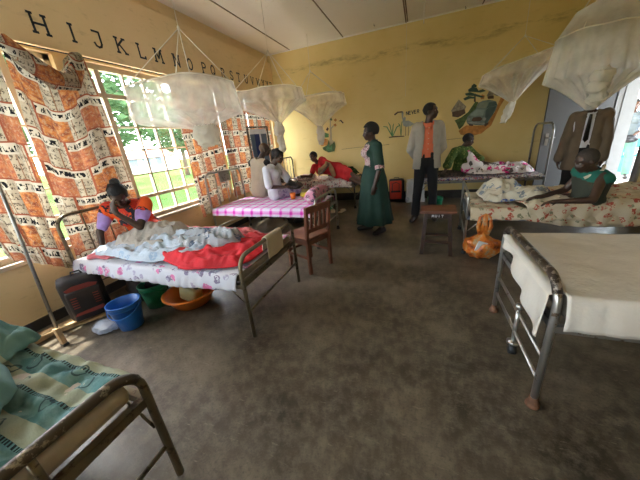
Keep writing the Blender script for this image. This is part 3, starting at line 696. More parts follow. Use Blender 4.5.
def bed(label, loc, rot, L=1.92, W=.88, rail=.47, foot_h=.67, head_h=.98, mat='brownmetal', railmat=None, topmat=None,
        foot_bars=(.25,), stubs=(), head_bars=3, tr=.016, plate=False, feet='rust', caster=False, corner=.10, foot_vert=0, head=True, brace=True):
    r = thing('hospital_bed', label, 'bed', loc, rot)
    m = MAT[mat]; w = W / 2
    bm = NB(); pts = [V((0, y, z)) for y, z in arch(w, foot_h, corner, .02)]
    if topmat:
        k = 5
        f = None
        for q_ in (pts[:k], pts[-k:]):
            b_ = NB(); tube(b_, q_, tr, 10); g_ = obj('leg', b_, m, r); f = f or g_
        bm.free()
        bm = NB(); tube(bm, pts[k - 2:len(pts) - k + 2], tr * 1.18, 12); f = obj('top_rail', bm, MAT[topmat], r)
    else:
        tube(bm, pts, tr, 10); f = obj('footboard_frame', bm, m, r)
    for z in foot_bars:
        bm = NB(); cyl(bm, (0, -w, z), (0, w, z), tr * .62, seg=8); obj('crossbar', bm, m, f)
    for y in stubs:
        bm = NB(); cyl(bm, (0, y, rail), (0, y, foot_h), tr * .7, seg=8); obj('upright_bar', bm, m, f)
    for i in range(foot_vert):
        y = -w + W * (i + 1) / (foot_vert + 1)
        bm = NB(); cyl(bm, (0, y, rail), (0, y, foot_h), .006, seg=8); obj('upright_bar', bm, m, f)
    bm = NB(); mbox(bm, (-.004, -w, rail - .02), (.004, w, rail + .02)); mbox(bm, (-.004, -w, rail + .014), (.03, w, rail + .02)); obj('end_angle', bm, MAT[railmat] if railmat else m, f, False)
    for sy in (-1, 1):
        if feet:
            bm = NB(); lathe(bm, [(.001, 0), (tr * 1.9, 0), (tr * 1.9, .012), (tr * 1.25, .035), (tr * 1.2, .06), (.001, .06)], (0, sy * w, 0), 14); obj('foot_cap', bm, MAT[feet], f)
            if head: bm = NB(); lathe(bm, [(.001, 0), (tr * 1.6, 0), (tr * 1.6, .02), (tr * 1.2, .05), (.001, .05)], (L, sy * w, 0), 12); obj('foot_cap', bm, MAT[feet], r)
    if head:
        bm = NB(); tube(bm, [V((L, y, z)) for y, z in arch(w, head_h, corner * 1.1, .02)], tr, 10); hb = obj('headboard_frame', bm, m, r)
        for i in range(head_bars):
            y = -w + W * (i + 1) / (head_bars + 1); bm = NB(); cyl(bm, (L, y, rail), (L, y, head_h), .007, seg=8); obj('upright_bar', bm, m, hb)
        bm = NB(); cyl(bm, (L, -w, rail), (L, w, rail), .012, seg=8); cyl(bm, (L, -w, .25), (L, w, .25), .009, seg=8); obj('crossbar', bm, m, hb)
        if plate:
            bm = NB(); mbox(bm, (L - .012, -.13, head_h - .17), (L + .004, .13, head_h - .01), .003); obj('name_plate', bm, MAT['greymetal'], hb)
    for sy in (-1, 1):
        bm = NB(); mbox(bm, (0, sy * w - .015, rail - .02), (L, sy * w + .015, rail + .015)); 
        s_ = obj('side_rail', bm, MAT[railmat] if railmat else m, r, False)
        if not brace: continue
        bm = NB(); cyl(bm, (.02, sy * (w - .01), rail - .16), (.17, sy * (w - .01), rail - .01), .006, seg=8); obj('brace', bm, m, s_)
    bm = NB()
    for i in range(7): mbox(bm, (L * (i + .7) / 8, -w, rail - .012), (L * (i + .7) / 8 + .03, w, rail - .004))
    obj('base_slat', bm, m, r, False)
    if caster:
        bm = NB(); cyl(bm, (0.0, -.04, .10), (0.0, -.04, .34), .012, seg=10); cyl(bm, (0, -.04, .34), (0, -.04, .37), .02, seg=10)
        c = obj('caster_stem', bm, m, f)
        bm = NB(); lathe(bm, [(.001, .075), (.034, .08), (.034, .095), (.001, .11)], (0, -.04, 0), 14); obj('caster_hood', bm, MAT['chrome'], c)
        bm = NB(); cyl(bm, (-.018, -.04, .038), (.018, -.04, .038), .037, seg=20); obj('caster_wheel', bm, MAT['rubber'], c)
    return r

def wp(root, p):  # local -> world of a root with loc + z rotation
    return rz(root.rotation_euler.z) @ V(p) + root.location

def mattress(label, bedo, L, W, z0, z1, mat, x0=.03):
    r = NB(); box(r, ((x0 + L) / 2, 0, 0), (L - x0, W, z1 - z0), bev=min(.035, (z1 - z0) * .35))
    o = obj('mattress', r, MAT[mat]); o.location = wp(bedo, (0, 0, (z0 + z1) / 2)); o.rotation_euler = bedo.rotation_euler
    tag(o, label, 'mattress'); return o

def sheet(name, label, cat, bedo, L, W, z, mat, drop=(.2, .2, 0, 0), wr=.008, seed=0, x0=0.02, hem=.03, fold=.012, uvs=1.0, zoff=0, thick=.005, nu=110, nv=64, bulge=.02, freq=7):
    """drop: near(-y), far(+y), foot, head hang lengths"""
    dn, df, d0, d1 = drop; w = W / 2
    def ax(s, lo, hi, dlo, dhi):
        t = lo - dlo + s * ((hi + dhi) - (lo - dlo))
        return t
    def fn(a, b):
        s = ax(a, x0, L, d0, d1); t = ax(b, -w, w, dn, df)
        n = fbm(s * 1.7 + seed, t * 2.3 + seed, 0) * .5 + .5
        x = min(max(s, x0), L); y = min(max(t, -w), w)
        zz = z + wr * (fbm(s * freq + seed, t * freq, seed) + .8 * abs(noise.noise(V((s * freq * .6, t * freq * 1.6, seed + 4)))))
        ov = 0; ox = oy = 0
        if t < -w: ov = -w - t; k = ov / max(dn, 1e-4); oy = -1
        elif t > w: ov = t - w; k = ov / max(df, 1e-4); oy = 1
        ovx = 0
        if s < x0: ovx = x0 - s; ox = -1
        elif s > L: ovx = s - L; ox = 1
        r = .02
        tot = max(ov, ovx)
        if tot > 0:
            fall = max(0, tot - r * .6); out = r * (1 - math.exp(-tot / r))
            hm = 1 + hem * 10 * noise.noise(V((s * 2.1 + t * 2.1, seed, 1)))
            wv = fold * math.sin((s if ov >= ovx else t) * 34 + 3 * noise.noise(V((s * 3, t * 3, seed)))) * min(1, fall / .12)
            if ov > 0: y += oy * (out + bulge * min(1, fall / .1) + abs(wv))
            if ovx > 0: x += ox * (out + bulge * min(1, fall / .1) + abs(wv))
            zz -= fall * hm
        return V((x, y, zz - z))
    o = cloth(name, nu, nv, fn, MAT[mat], uv=lambda a, b: ((x0 - d0 + a * (L - x0 + d0 + d1)) * uvs, (b * (W + dn + df)) * uvs), thick=thick)
    o.location = wp(bedo, (0, 0, z + zoff)); o.rotation_euler = bedo.rotation_euler
    return tag(o, label, cat)

def heap(name, label, cat, bedo, z, blobs, bounds, mat, wr=.02, seed=0, nu=90, nv=70, freq=6, edge=None, thick=.006, base=.012, round_=.12, parent=None, ridge=1.0, irr=.06):
    """crumpled cloth. blobs: (x0,y0,x1,y1,r,h) in bed-local coords; edge: (ylo,yhi,xlo,xhi) past which the cloth hangs"""
    bx0, bx1, by0, by1 = bounds
    c = V(((bx0 + bx1) / 2, (by0 + by1) / 2, 0))
    def fn(a, b):
        # rounded outline with wavy edge
        u, v = a * 2 - 1, b * 2 - 1
        n1 = noise.noise(V((u * 1.5 + seed, v * 1.5, seed))); n2 = noise.noise(V((u * 1.5, v * 1.5 + seed, seed + 5)))
        q = 1 - round_ * (u * u * v * v)
        x = c.x + u * q * (bx1 - bx0) / 2 + irr * n1; y = c.y + v * q * (by1 - by0) / 2 + irr * n2
        h = 0
        for (x0, y0, x1, y1, r, hh) in blobs:
            d = V((x1 - x0, y1 - y0)); t = 0 if d.length < 1e-6 else max(0, min(1, ((V((x, y)) - V((x0, y0))).dot(d)) / d.length_squared))
            dist = math.hypot(x - x0 - d.x * t, y - y0 - d.y * t)
            h = max(h, hh * math.exp(-(dist / r) ** 2 * 1.1))
        m = min(1, (1 - max(abs(u), abs(v))) * 5)
        rg = 1 - abs(noise.noise(V((x * freq + seed, y * freq * 1.3, seed)))) * 2.2
        rg2 = 1 - abs(noise.noise(V((x * freq * 2.3 + seed, y * freq * 1.9, seed + 3)))) * 2.2
        zz = base * (.4 + m) + h + wr * (.25 + m) * (max(0, rg) * ridge + .5 * max(0, rg2) + .4)
        if edge:
            ylo, yhi, xlo, xhi = edge
            ov = max(ylo - y, y - yhi, xlo - x, x - xhi, 0)
            if ov > 0:
                sgn = 1
                if ylo - y == ov: y = ylo - .025 - .012 * math.sin(x * 40) * min(1, ov * 10)
                elif y - yhi == ov: y = yhi + .025 + .012 * math.sin(x * 40) * min(1, ov * 10)
                elif xlo - x == ov: x = xlo - .03
                else: x = xhi + .03
                zz = base + .01 - ov * .95
        return V((x - c.x, y - c.y, zz))
    o = cloth(name, nu, nv, fn, MAT[mat], uv=lambda a, b: (bx0 + a * (bx1 - bx0), by0 + b * (by1 - by0)), thick=thick)
    o.location = wp(bedo, (c.x, c.y, z)); o.rotation_euler = bedo.rotation_euler
    if parent is not None: pass
    return tag(o, label, cat)

def pillow(label, bedo, c, s, mat, rotz=0, tilt=0):
    bm = NB(); bmesh.ops.create_cube(bm, size=1); bmesh.ops.subdivide_edges(bm, edges=bm.edges[:], cuts=9, use_grid_fill=True)
    for v in bm.verts:
        x, y, zz = v.co * 2; k = (1 - abs(x) ** 3.2) * (1 - abs(y) ** 3.2)
        e = 1 - .07 * (abs(x) * abs(y))
        v.co = V((x * s[0] / 2 * (1 - .06 * (1 - abs(y))) * e, y * s[1] / 2 * (1 - .06 * (1 - abs(x))) * e, zz * s[2] / 2 * (.12 + .88 * max(0, k) ** .5) + .006 * noise.noise(v.co * 6)))
    o = obj('pillow', bm, MAT[mat]); o.location = wp(bedo, c); o.rotation_euler = (tilt, 0, bedo.rotation_euler.z + rotz)
    return tag(o, label, 'pillow')

# --- bed B: by the middle window, foot towards the room
bB = bed('brown tubular bed below the middle window with a red blanket on it', (-1.17, 1.82, 0), PI, 1.95, .87, .47, .69, .98, foot_bars=(.25,), head_bars=3, mat='olivemetal', feet=None)
mattress('thin mattress on the bed below the middle window', bB, 1.92, .84, .487, .545, 'mattress')
sheet('bed_sheet', 'white sheet with mauve flowers on the bed below the middle window', 'sheet', bB, 1.93, .86, .552, 'lilyfloral', (.07, .13, 0, .0), .006, 3, x0=.04, hem=.035)
heap('blanket', 'pink blanket along the window side of the bed with the girl', 'blanket', bB, .562, [(.5, -.32, 1.3, -.33, .12, .03)], (.25, 1.9, -.44, -.08), 'pinkblanket', .02, 11, edge=(-.43, .5, -1, 3))
heap('blanket', 'deep pink blanket spread at the head of the bed, under the seated girl', 'blanket', bB, .560, [(1.6, .1, 1.8, .1, .1, .01)], (1.42, 1.92, -.30, .40), 'pinkblanket', .015, 19, freq=6)
heap('blanket', 'red blanket crumpled over the foot of the bed below the middle window', 'blanket', bB, .562, [(.2, .0, .75, .28, .16, .03)], (.05, 1.05, -.38, .42), 'redblanket', .024, 2, freq=5.5, edge=(-.42, .43, .02, 3))
heap('bed_cover', 'pale blue sheet bunched over the person-length bump on the window bed', 'sheet', bB, .575, [(.9, .0, 1.35, .1, .15, .08), (.55, -.05, .9, 0, .13, .05)], (.50, 1.86, -.20, .40), 'bluesheet', .032, 21, freq=6, edge=(-.5, .45, -1, 3), irr=.09)
heap('blanket', 'grey blanket thrown over the raised middle of the bed, beside the seated girl', 'blanket', bB, .60, [(1.05, -.05, 1.4, .05, .13, .13), (1.35, -.02, 1.55, .14, .12, .07)], (.95, 1.66, -.22, .26), 'greyblanket', .035, 31, freq=5, irr=.08)
heap('bundled_cloth', 'grey patterned cloth bundled on the red blanket near the bed foot', 'cloth', bB, .60, [(.42, -.02, .50, .0, .10, .08), (.62, -.02, .8, 0, .12, .06)], (.34, .95, -.18, .16), 'greyfloral', .035, 41, freq=7)
# cloth strip folded over the foot rail
def over_rail(name, label, x, y0, y1, zt, d1, d2, mat, bedo):
    def fn(a, b):
        s = a * (d1 + d2 + .06) - d1 - .03
        y = y0 + (y1 - y0) * b + .006 * math.sin(s * 20 + b * 5)
        if abs(s) < .03: an = s / .03 * PI / 2; return V((.022 * math.sin(an), y, zt + .022 * math.cos(an) - zt))
        k = abs(s) - .03
        return V(((1 if s > 0 else -1) * (.022 + .012 * k), y, -k + .004 * math.sin(b * 9)))
    o = cloth(name, 30, 20, fn, MAT[mat], thick=.004)
    o.location = wp(bedo, (x, 0, zt)); o.rotation_euler = bedo.rotation_euler
    return tag(o, label, 'cloth')
over_rail('folded_cloth', 'cream cloth strip folded over the foot rail of the bed below the middle window', 0, -.18, .08, .695, .17, .10, 'paper', bB)

# --- bed A: front left, cut by the frame
bA = bed('dark chipped tubular bed in the front left corner with teal bedding', (-1.0, .04, 0), PI, 1.95, .88, .49, .66, .98, mat='olivemetal', topmat='brownmetal', foot_bars=(.22,), stubs=(-.12,), tr=.017, feet=None, head_bars=3)
mattress('cream mattress under the teal bedding', bA, 1.92, .82, .515, .60, 'ticking', .03)
sheet('bed_cover', 'teal and cream printed bedcover on the front left bed', 'bedcover', bA, 1.93, .86, .612, 'tealcover', (.04, .05, 0, 0), .028, 5, x0=.035, freq=11, uvs=2.5)
heap('blanket', 'light teal blanket crumpled on top of the teal printed bedcover', 'blanket', bA, .640, [(.4, -.2, .6, -.22, .09, .04), (.5, .15, 1.1, .1, .14, .04)], (.19, 1.5, -.34, .42), 'teallight', .055, 52, freq=9, irr=.1)
heap('blanket', 'pale blue blanket piled near the window end of the front left bed', 'blanket', bA, .625, [(.8, -.35, 1.4, -.3, .10, .02)], (.62, 1.8, -.45, -.10), 'tealcover', .05, 58, freq=10)

# --- bed C: pink plaid
bC = bed('tubular bed with a pink plaid sheet and a name plate on its headboard', (-1.27, 3.66, 0), PI - .05, 1.80, .86, .47, .68, 1.10, mat='chrome', foot_bars=(.25,), head_bars=3, plate=True, foot_vert=3, feet='rubber')
mattress('mattress under the pink plaid sheet', bC, 1.77, .84, .487, .555, 'mattress')
sheet('bed_sheet', 'pink and white plaid sheet on the bed where two people sit', 'sheet', bC, 1.78, .86, .562, 'plaid', (.09, .12, .0, .0), .006, 8, x0=.04, hem=.01, fold=.004)
pillow('pink and grey pillow standing by the foot rail of the plaid bed', bC, (.13, .0, .68), (.17, .66, .24), 'pinkpillow', 0, 0)

# --- bed D: back left corner
bD = bed('tubular bed in the back left corner where the person in red reclines', (-1.25, 5.86, 0), PI, 1.72, .80, .47, .62, 1.12, mat='brownmetal', head_bars=4, feet='rubber')
mattress('mattress in the back left corner under the dotted sheet', bD, 1.68, .76, .487, .60, 'mattress')
sheet('bed_sheet', 'white sheet with black and pink dots on the back left bed', 'sheet', bD, 1.69, .78, .61, 'pillowprint', (.05, .16, 0, 0), .015, 9, x0=.05)
pillow('black and pink dotted pillow under the hand of the person in red', bD, (1.2, .1, .66), (.42, .62, .13), 'pillowprint', .1)
heap('bundled_cloth', 'dark green patterned cloth heaped by the legs of the person in red', 'cloth', bD, .62, [(.22, -.15, .5, -.15, .16, .12)], (.03, .72, -.36, .05), 'greenwrap', .04, 61)

# --- bed E: back right along the wall
bE = bed('grey tubular bed along the back wall below the car mural', (.02, 5.72, 0), 0, 1.90, .80, .50, .60, 1.34, mat='greymetal', head_bars=0, feet='rubber', corner=.14)
mattress('thin mattress on the bed below the car mural', bE, 1.88, .76, .517, .56, 'mattress')
sheet('bed_sheet', 'red and black dotted sheet on the bed below the car mural', 'sheet', bE, 1.89, .80, .568, 'dotted', (.05, .05, 0, 0), .008, 10, x0=.03)
heap('blanket', 'white cloth with magenta flowers bunched on the bed below the car mural', 'blanket', bE, .58, [(1.05, -.05, 1.35, 0, .12, .07), (1.5, .05, 1.75, 0, .12, .06)], (.85, 1.84, -.3, .3), 'pinkfloral', .045, 71, freq=6)
heap('blanket', 'dark blanket folded by the hand of the person in green print', 'blanket', bE, .575, [(.2, .0, .6, .0, .12, .03)], (.06, .8, -.36, .25), 'darkwrap', .02, 72)

# --- bed F: cream floral, right
bF = bed('steel bed at right with thick cream floral bedding', (.56, 3.72, 0), -.07, 1.95, .90, .44, .70, .98, mat='chrome', railmat='bluerail', foot_bars=(.22,), feet='rubber', head=True, corner=.06, tr=.014)
mattress('mattress under the cream floral bedding', bF, 1.92, .86, .457, .53, 'mattress')
sheet('bed_cover', 'cream bedcover with rust flowers on the right-hand bed', 'bedcover', bF, 1.93, .90, .545, 'creamfloral', (.13, .12, 0, 0), .022, 12, x0=.03, hem=.05, fold=.012, bulge=.03, freq=6)
heap('bed_cover', 'thick cream floral cover rumpled round the person in the teal collar', 'bedcover', bF, .56, [(.55, -.38, 1.1, -.32, .14, .02), (1.3, .3, 1.9, .2, .2, .03)], (.50, 1.95, -.67, .44), 'creamfloral', .03, 81, freq=5, edge=(-.47, .5, -1, 3), base=.012, thick=.012)
heap('bundled_cloth', 'cream cloth with blue flowers bunched near the foot of the floral bed', 'cloth', bF, .57, [(.30, .05, .42, .0, .13, .14), (.5, -.15, .7, -.1, .12, .05)], (.14, .85, -.30, .28), 'bluefloral', .04, 82, freq=6)

# --- bed G: white sheet, front right
bG = bed('tall steel bed at front right with a white sheet and a caster', (.60, 1.70, 0), 0, 2.0, .84, .50, .73, 1.0, mat='chrome', topmat='darkrail', foot_bars=(.17, .31), feet='rust', caster=True, corner=.13, tr=.017, railmat='greymetal', brace=False)
mattress('mattress under the plain white sheet', bG, 1.97, .80, .52, .655, 'mattress', .05)
sheet('bed_sheet', 'plain off-white sheet on the front right bed, hanging low by the foot rail', 'sheet', bG, 1.98, .83, .668, 'whitesheet', (.165, .1, .0, 0), .007, 14, x0=.025, hem=.015, fold=.006, freq=4)
def end_flap():
    def fn(a, b):
        y = .36 - .76 * a; dp = .04 + .22 * sst(.0, .95, a) + .015 * math.sin(a * 16)
        x = -.030 + .015 * math.sin(a * 22 + b * 2) * b
        return V((x if b > .05 else .03, y, .675 - dp * b))
    vs, fs = grid(40, 16, fn)
    return fn
f_ = end_flap()
o = cloth('sheet_corner', 40, 16, f_, MAT['whitesheet'], thick=.004); o.location = bG.location; o.rotation_euler = bG.rotation_euler
tag(o, 'white sheet end hanging over the foot frame of the front right bed', 'sheet')

# ------------------------------------------------------------------ chair & stool
def chair():
    r = thing('wooden_chair', 'red brown wooden chair with a slatted back beside the plaid bed', 'chair', (-1.20, 2.70, 0), math.radians(155))
    m = MAT['wood']  # local +x = front
    bm = NB(); box(bm, (0.02, 0, .44), (.44, .42, .028), bev=.008); obj('seat', bm, m, r, False)
    for sy in (-1, 1):
        bm = NB(); box(bm, (.19, sy * .175, .213), (.038, .038, .426), bev=.004); obj('leg', bm, m, r, False)
        bm = NB(); pr = [(-.20, 0), (-.165, 0), (-.165, .45), (-.205, .83), (-.24, .83), (-.20, .45)]
        prism(bm, pr, lambda u, v, t: V((u, t, v)), sy * .18 - .018, sy * .18 + .018); obj('leg', bm, m, r, False)
        bm = NB(); box(bm, (0, sy * .178, .20), (.36, .018, .03)); box(bm, (0, sy * .178, .39), (.36, .02, .05)); obj('side_stretcher', bm, m, r, False)
    for ax_ in (.19, -.18):
        bm = NB(); box(bm, (ax_, 0, .39), (.02, .33, .05)); obj('apron', bm, m, r, False)
    bm = NB(); box(bm, (.19, 0, .24), (.018, .33, .03)); obj('stretcher', bm, m, r, False)
    R = Matrix.Rotation(-.115, 3, 'Y')
    bm = NB(); box(bm, (-.220, 0, .79), (.022, .34, .08), R, .004); obj('top_rail', bm, m, r, False)
    bm = NB(); box(bm, (-.19, 0, .54), (.02, .34, .05), R); obj('lower_rail', bm, m, r, False)
    for y in (-.105, -.035, .035, .105):
        bm = NB(); box(bm, (-.205, y, .66), (.012, .032, .22), R); obj('back_slat', bm, m, r, False)
    r.scale = (.94, .94, .94)
chair()
def stool():
    r = thing('wooden_stool', 'dark brown wooden stool on the open floor with white letters on its edge', 'stool', (.23, 3.33, 0), math.radians(-4))
    m = MAT['darkwood']
    bm = NB(); box(bm, (0, 0, .525), (.38, .33, .03), bev=.007); obj('seat', bm, MAT['wood'], r, False)
    for sx in (-1, 1):
        for sy in (-1, 1):
            bm = NB(); a, b = V((sx * .125, sy * .11, .51)), V((sx * .16, sy * .145, 0))
            q = .019
            A = [bm.verts.new(a + V((i * q, j * q, 0))) for i, j in ((-1, -1), (1, -1), (1, 1), (-1, 1))]
            B = [bm.verts.new(b + V((i * q, j * q, 0))) for i, j in ((-1, -1), (1, -1), (1, 1), (-1, 1))]
            bm.faces.new(A[::-1]); bm.faces.new(B)
            for k in range(4): bm.faces.new([A[k], A[(k + 1) % 4], B[(k + 1) % 4], B[k]])
            obj('leg', bm, m, r, False)
    for sy in (-1, 1):
        bm = NB(); box(bm, (0, sy * .113, .475), (.25, .018, .06)); ap = obj('apron', bm, m, r, False)
        if sy < 0:
            for i, ch in enumerate('MUIT'):
                obj('painted_letter', letter_bm(ch, lambda u, v, t: V((-.06 + i * .034 + u, sy * .122 - t, .462 + v)), .026, .024, .006, False), MAT['white'], ap, False)
        bm = NB(); box(bm, (0, sy * .134, .16), (.28, .018, .028)); obj('stretcher', bm, m, r, False)
    for sx in (-1, 1):
        bm = NB(); box(bm, (sx * .128, 0, .475), (.018, .22, .06)); obj('apron', bm, m, r, False)
        bm = NB(); box(bm, (sx * .150, 0, .16), (.018, .26, .028)); obj('stretcher', bm, m, r, False)
stool()

# ------------------------------------------------------------------ buckets, bags
def bucket(name, label, loc, r0, r1, h, mat, handle=None, rim=True):
    r = thing(name, label, 'bucket', loc)
    bm = NB(); lathe(bm, [(.001, .004), (r0, .004), (r0 + (r1 - r0) * .5, h * .5), (r1 * .97, h * .80), (r1 * 1.0, h * .80), (r1, h * .84), (r1 * 1.0, h * .96), (r1 * 1.05, h * .97), (r1 * 1.05, h), (r1 * .97, h), (r0 + (r1 - r0) * .5 - .004, h * .5), (r0 * .95, .012), (.001, .012)], seg=36)
    obj('bucket_body', bm, MAT[mat], r)
    if handle:
        bm = NB(); R = r1 * 1.07
        pts = [V((R * math.cos(a), R * math.sin(a) * .30 * (1) + (-R * .0), h * .9)) for a in [PI * i / 16 for i in range(17)]]
        pts = [V((R * math.cos(PI * i / 16), -R * math.sin(PI * i / 16) * .98, h * .93 - .10 * math.sin(PI * i / 16) * h / .3)) for i in range(17)]
        tube(bm, pts, .005, 8); obj('handle', bm, MAT[handle], r)
    return r
b1 = bucket('plastic_bucket', 'blue plastic bucket on the floor under the bed with the girl', (-2.40, 1.27, 0), .09, .127, .255, 'blue', 'blue')
b1.rotation_euler = (0, 0, .5)
b2 = bucket('plastic_bucket', 'green plastic bucket directly behind the blue bucket', (-2.46, 1.60, 0), .095, .125, .25, 'green', 'green'); b2.rotation_euler = (0, 0, 2.4)
b3 = bucket('plastic_bucket', 'green plastic bucket on the floor below the dotted pillow bed', (-1.83, 5.35, 0), .11, .14, .28, 'green', 'green')
b4 = bucket('plastic_bucket', 'dark green bucket behind the wooden stool by the man in the blazer', (.30, 5.20, 0), .10, .13, .26, 'green', None)
r = thing('basin', 'round orange plastic basin on the floor under the window bed', 'basin', (-2.12, 1.72, 0))
bm = NB(); lathe(bm, [(.001, .004), (.17, .004), (.235, .115), (.262, .125), (.262, .135), (.235, .135), (.228, .12), (.165, .014), (.001, .014)], seg=40); obj('basin_body', bm, MAT['orange'], r)
r = thing('plastic_jug', 'pale yellow jug lying inside the orange basin', 'jug', (-2.12, 1.72, .016))
bm = NB(); box(bm, (0, 0, .085), (.20, .12, .15), Matrix.Rotation(.25, 3, 'Y'), .03); obj('jug_body', bm, MAT['cream'], r)
bm = NB(); cyl(bm, (.08, 0, .15), (.10, 0, .175), .025); obj('cap', bm, MAT['black'], r)

def backpack():
    r = thing('backpack', 'black and red backpack standing under the head of the window bed', 'backpack', (-2.98, 1.30, .0), math.radians(62))
    # local: -y front face
    bm = NB(); box(bm, (0, 0, .24), (.32, .19, .44), bev=.055); obj('bag_body', bm, MAT['bagblack'], r)
    bm = NB(); box(bm, (0, -.095, .19), (.26, .05, .30), bev=.022); p = obj('front_pocket', bm, MAT['bagblack'], r)
    bm = NB(); prism(bm, [(-.10, .33), (.10, .33), (.12, .36), (.06, .385), (-.06, .385), (-.12, .36)], lambda u, v, t: V((u, -t, v)), .09, .102); obj('red_panel', bm, MAT['bagred'], r, False)
    bm = NB(); prism(bm, [(-.115, .10), (.115, .10), (.10, .14), (-.10, .125)], lambda u, v, t: V((u, -t, v)), .115, .126); obj('red_panel', bm, MAT['bagred'], p, False)
    bm = NB()
    for sx in (-1, 1):
        for k in range(5): box(bm, (sx * .08, -.122, .18 + k * .024), (.045, .006, .007))
    obj('piping', bm, MAT['bagred'], p, False)
    bm = NB(); tube(bm, [(-.04, 0, .455), (-.03, -.005, .49), (.03, -.005, .49), (.04, 0, .455)], .008, 8); obj('grab_handle', bm, MAT['bagblack'], r)
    for sx in (-1, 1):
        bm = NB(); tube(bm, [(sx * .09, .09, .43), (sx * .10, .15, .32), (sx * .11, .14, .15), (sx * .13, .09, .06)], .014, 8); obj('shoulder_strap', bm, MAT['bagblack'], r)
MAT['bagblack'] = simple('dark grey nylon', (.035, .032, .036), .7)
MAT['bagred'] = simple('dull red nylon', (.30, .06, .05), .7)
backpack()

def blobbag(name, label, cat, loc, r, mat, seed, knot=0.0, amp=.18, rot=0):
    t = thing(name, label, cat, loc, rot)
    bm = NB(); bmesh.ops.create_icosphere(bm, subdivisions=4, radius=1)
    for v in bm.verts:
        d = v.co.copy(); n = fbm(d.x * 2 + seed, d.y * 2, d.z * 2, 4)
        k = 1 + amp * n + amp * .5 * abs(noise.noise(d * 6 + V((seed, 0, 0))))
        z = d.z * k
        if z < -.75: z = -.75 - (z + .75) * .1
        f = 1.0
        if knot and d.z > .4: f = max(.12, 1 - (d.z - .4) * 1.6)
        v.co = V((d.x * k * r[0] * f, d.y * k * r[1] * f, (z + .78) * r[2] + (knot * (max(0, d.z - .55) / .45) ** 2)))
    obj('bag_body', bm, MAT[mat], t)
    return t
blobbag('dark_sack', 'dark stuffed bag on the floor under the window bed, behind the blue bucket', 'bag', (-2.72, 1.72, 0), (.22, .18, .17), 'bagblack', 3)
blobbag('clear_bag', 'clear plastic bag on the floor left of the blue bucket', 'plastic bag', (-2.60, 1.17, 0), (.12, .08, .045), 'clear', 5)
t = blobbag('carrier_bag', 'orange knotted plastic carrier bag full of things by the floral bed foot', 'plastic bag', (.70, 3.20, 0), (.175, .13, .165), 'carrier', 8, .05)
for sx in (-1, 1):
    bm = NB(); tube(bm, [(sx * .03, 0, .27), (sx * .06, 0, .36), (sx * .05, .01, .46), (sx * .012, .0, .50), (sx * .008, 0, .40), (sx * .02, 0, .28)], [.028, .022, .018, .016, .018, .028], 8); obj('handle', bm, MAT['carrier'], t)
bm = NB(); box(bm, (-.03, -.11, .16), (.10, .02, .12), Matrix.Rotation(.3, 3, 'Y'), .006); obj('packet', bm, MAT['sack'], t)

r = thing('suitcase', 'red and black suitcase standing on the floor against the back wall', 'suitcase', (-.45, 6.10, 0), math.radians(6))
bm = NB(); box(bm, (0, 0, .255), (.32, .20, .46), bev=.045); obj('suitcase_shell', bm, MAT['caseblack'] if 'caseblack' in MAT else MAT['bagblack'], r)
MAT['casered'] = simple('red suitcase fabric', (.60, .05, .025), .6)
bm = NB(); box(bm, (-.02, -.095, .26), (.25, .05, .40), bev=.02); p = obj('front_pocket', bm, MAT['casered'], r)
bm = NB(); box(bm, (-.02, -.124, .23), (.20, .01, .035)); tube(bm, [(-.09, -.122, .23), (-.09, -.122, .40), (-.02, -.122, .43), (.05, -.122, .40), (.05, -.122, .23)], .008, 6); obj('strap', bm, MAT['bagblack'], p)
for sx in (-.12, .12):
    bm = NB(); cyl(bm, (sx - .01, .04, .02), (sx + .01, .04, .02), .02); obj('wheel', bm, MAT['rubber'], r)
bm = NB(); tube(bm, [(-.05, 0, .48), (-.05, 0, .515), (.05, 0, .515), (.05, 0, .48)], .008, 6); obj('grab_handle', bm, MAT['bagblack'], r)
r = thing('woven_sack', 'white patterned woven sack between the suitcase and the man in the blazer', 'sack', (-.06, 6.04, 0), .1)
bm = NB(); bmesh.ops.create_cube(bm, size=1); bmesh.ops.subdivide_edges(bm, edges=bm.edges[:], cuts=7, use_grid_fill=True)
for v in bm.verts:
    n = noise.noise(v.co * 4); c0 = v.co.copy(); v.co = V((c0.x * .38 * (1 - .12 * (c0.z + .5)) + .02 * n, c0.y * .24 * (1 - .2 * (c0.z + .5)) + .02 * n, (c0.z + .5) * .46 + (.03 * n if c0.z > .3 else 0)))
obj('sack_body', bm, MAT['sack'], r)

# cup, yellow pack, handbag on the plaid bed
r = thing('cup', 'orange plastic cup standing on the pink plaid bed', 'cup', (-1.90, 3.86, .575))
bm = NB(); lathe(bm, [(.001, 0), (.036, 0), (.048, .095), (.045, .095), (.034, .006), (.001, .006)], seg=24); obj('cup_body', bm, MAT['orange'], r)
t = blobbag('yellow_packet', 'yellow plastic packet lying on the plaid bed by the pillow', 'packet', (-1.72, 3.98, .575), (.10, .06, .045), 'yellow', 15)
MAT['handbag'] = simple('black leather bag', (.012, .011, .012), .4)
t = blobbag('handbag', 'black bag on the lap of the person in the white blouse', 'bag', (-2.0, 4.13, .69), (.15, .10, .07), 'handbag', 17)
bm = NB(); tube(bm, [(-.10, 0, .10), (-.06, .02, .17), (.06, .02, .17), (.10, 0, .10)], .008, 6); obj('handle', bm, MAT['handbag'], t)

# low bench beyond the plaid bed
r = thing('low_bench', 'low metal bench on the floor beyond the plaid bed', 'bench', (-2.75, 4.62, 0))
bm = NB(); box(bm, (0, 0, .30), (.62, .24, .03), bev=.006); obj('bench_top', bm, MAT['greymetal'], r, False)
for sx in (-1, 1):
    for sy in (-1, 1):
        bm = NB(); cyl(bm, (sx * .26, sy * .09, 0), (sx * .26, sy * .09, .29), .011, seg=8); obj('leg', bm, MAT['brownmetal'], r)
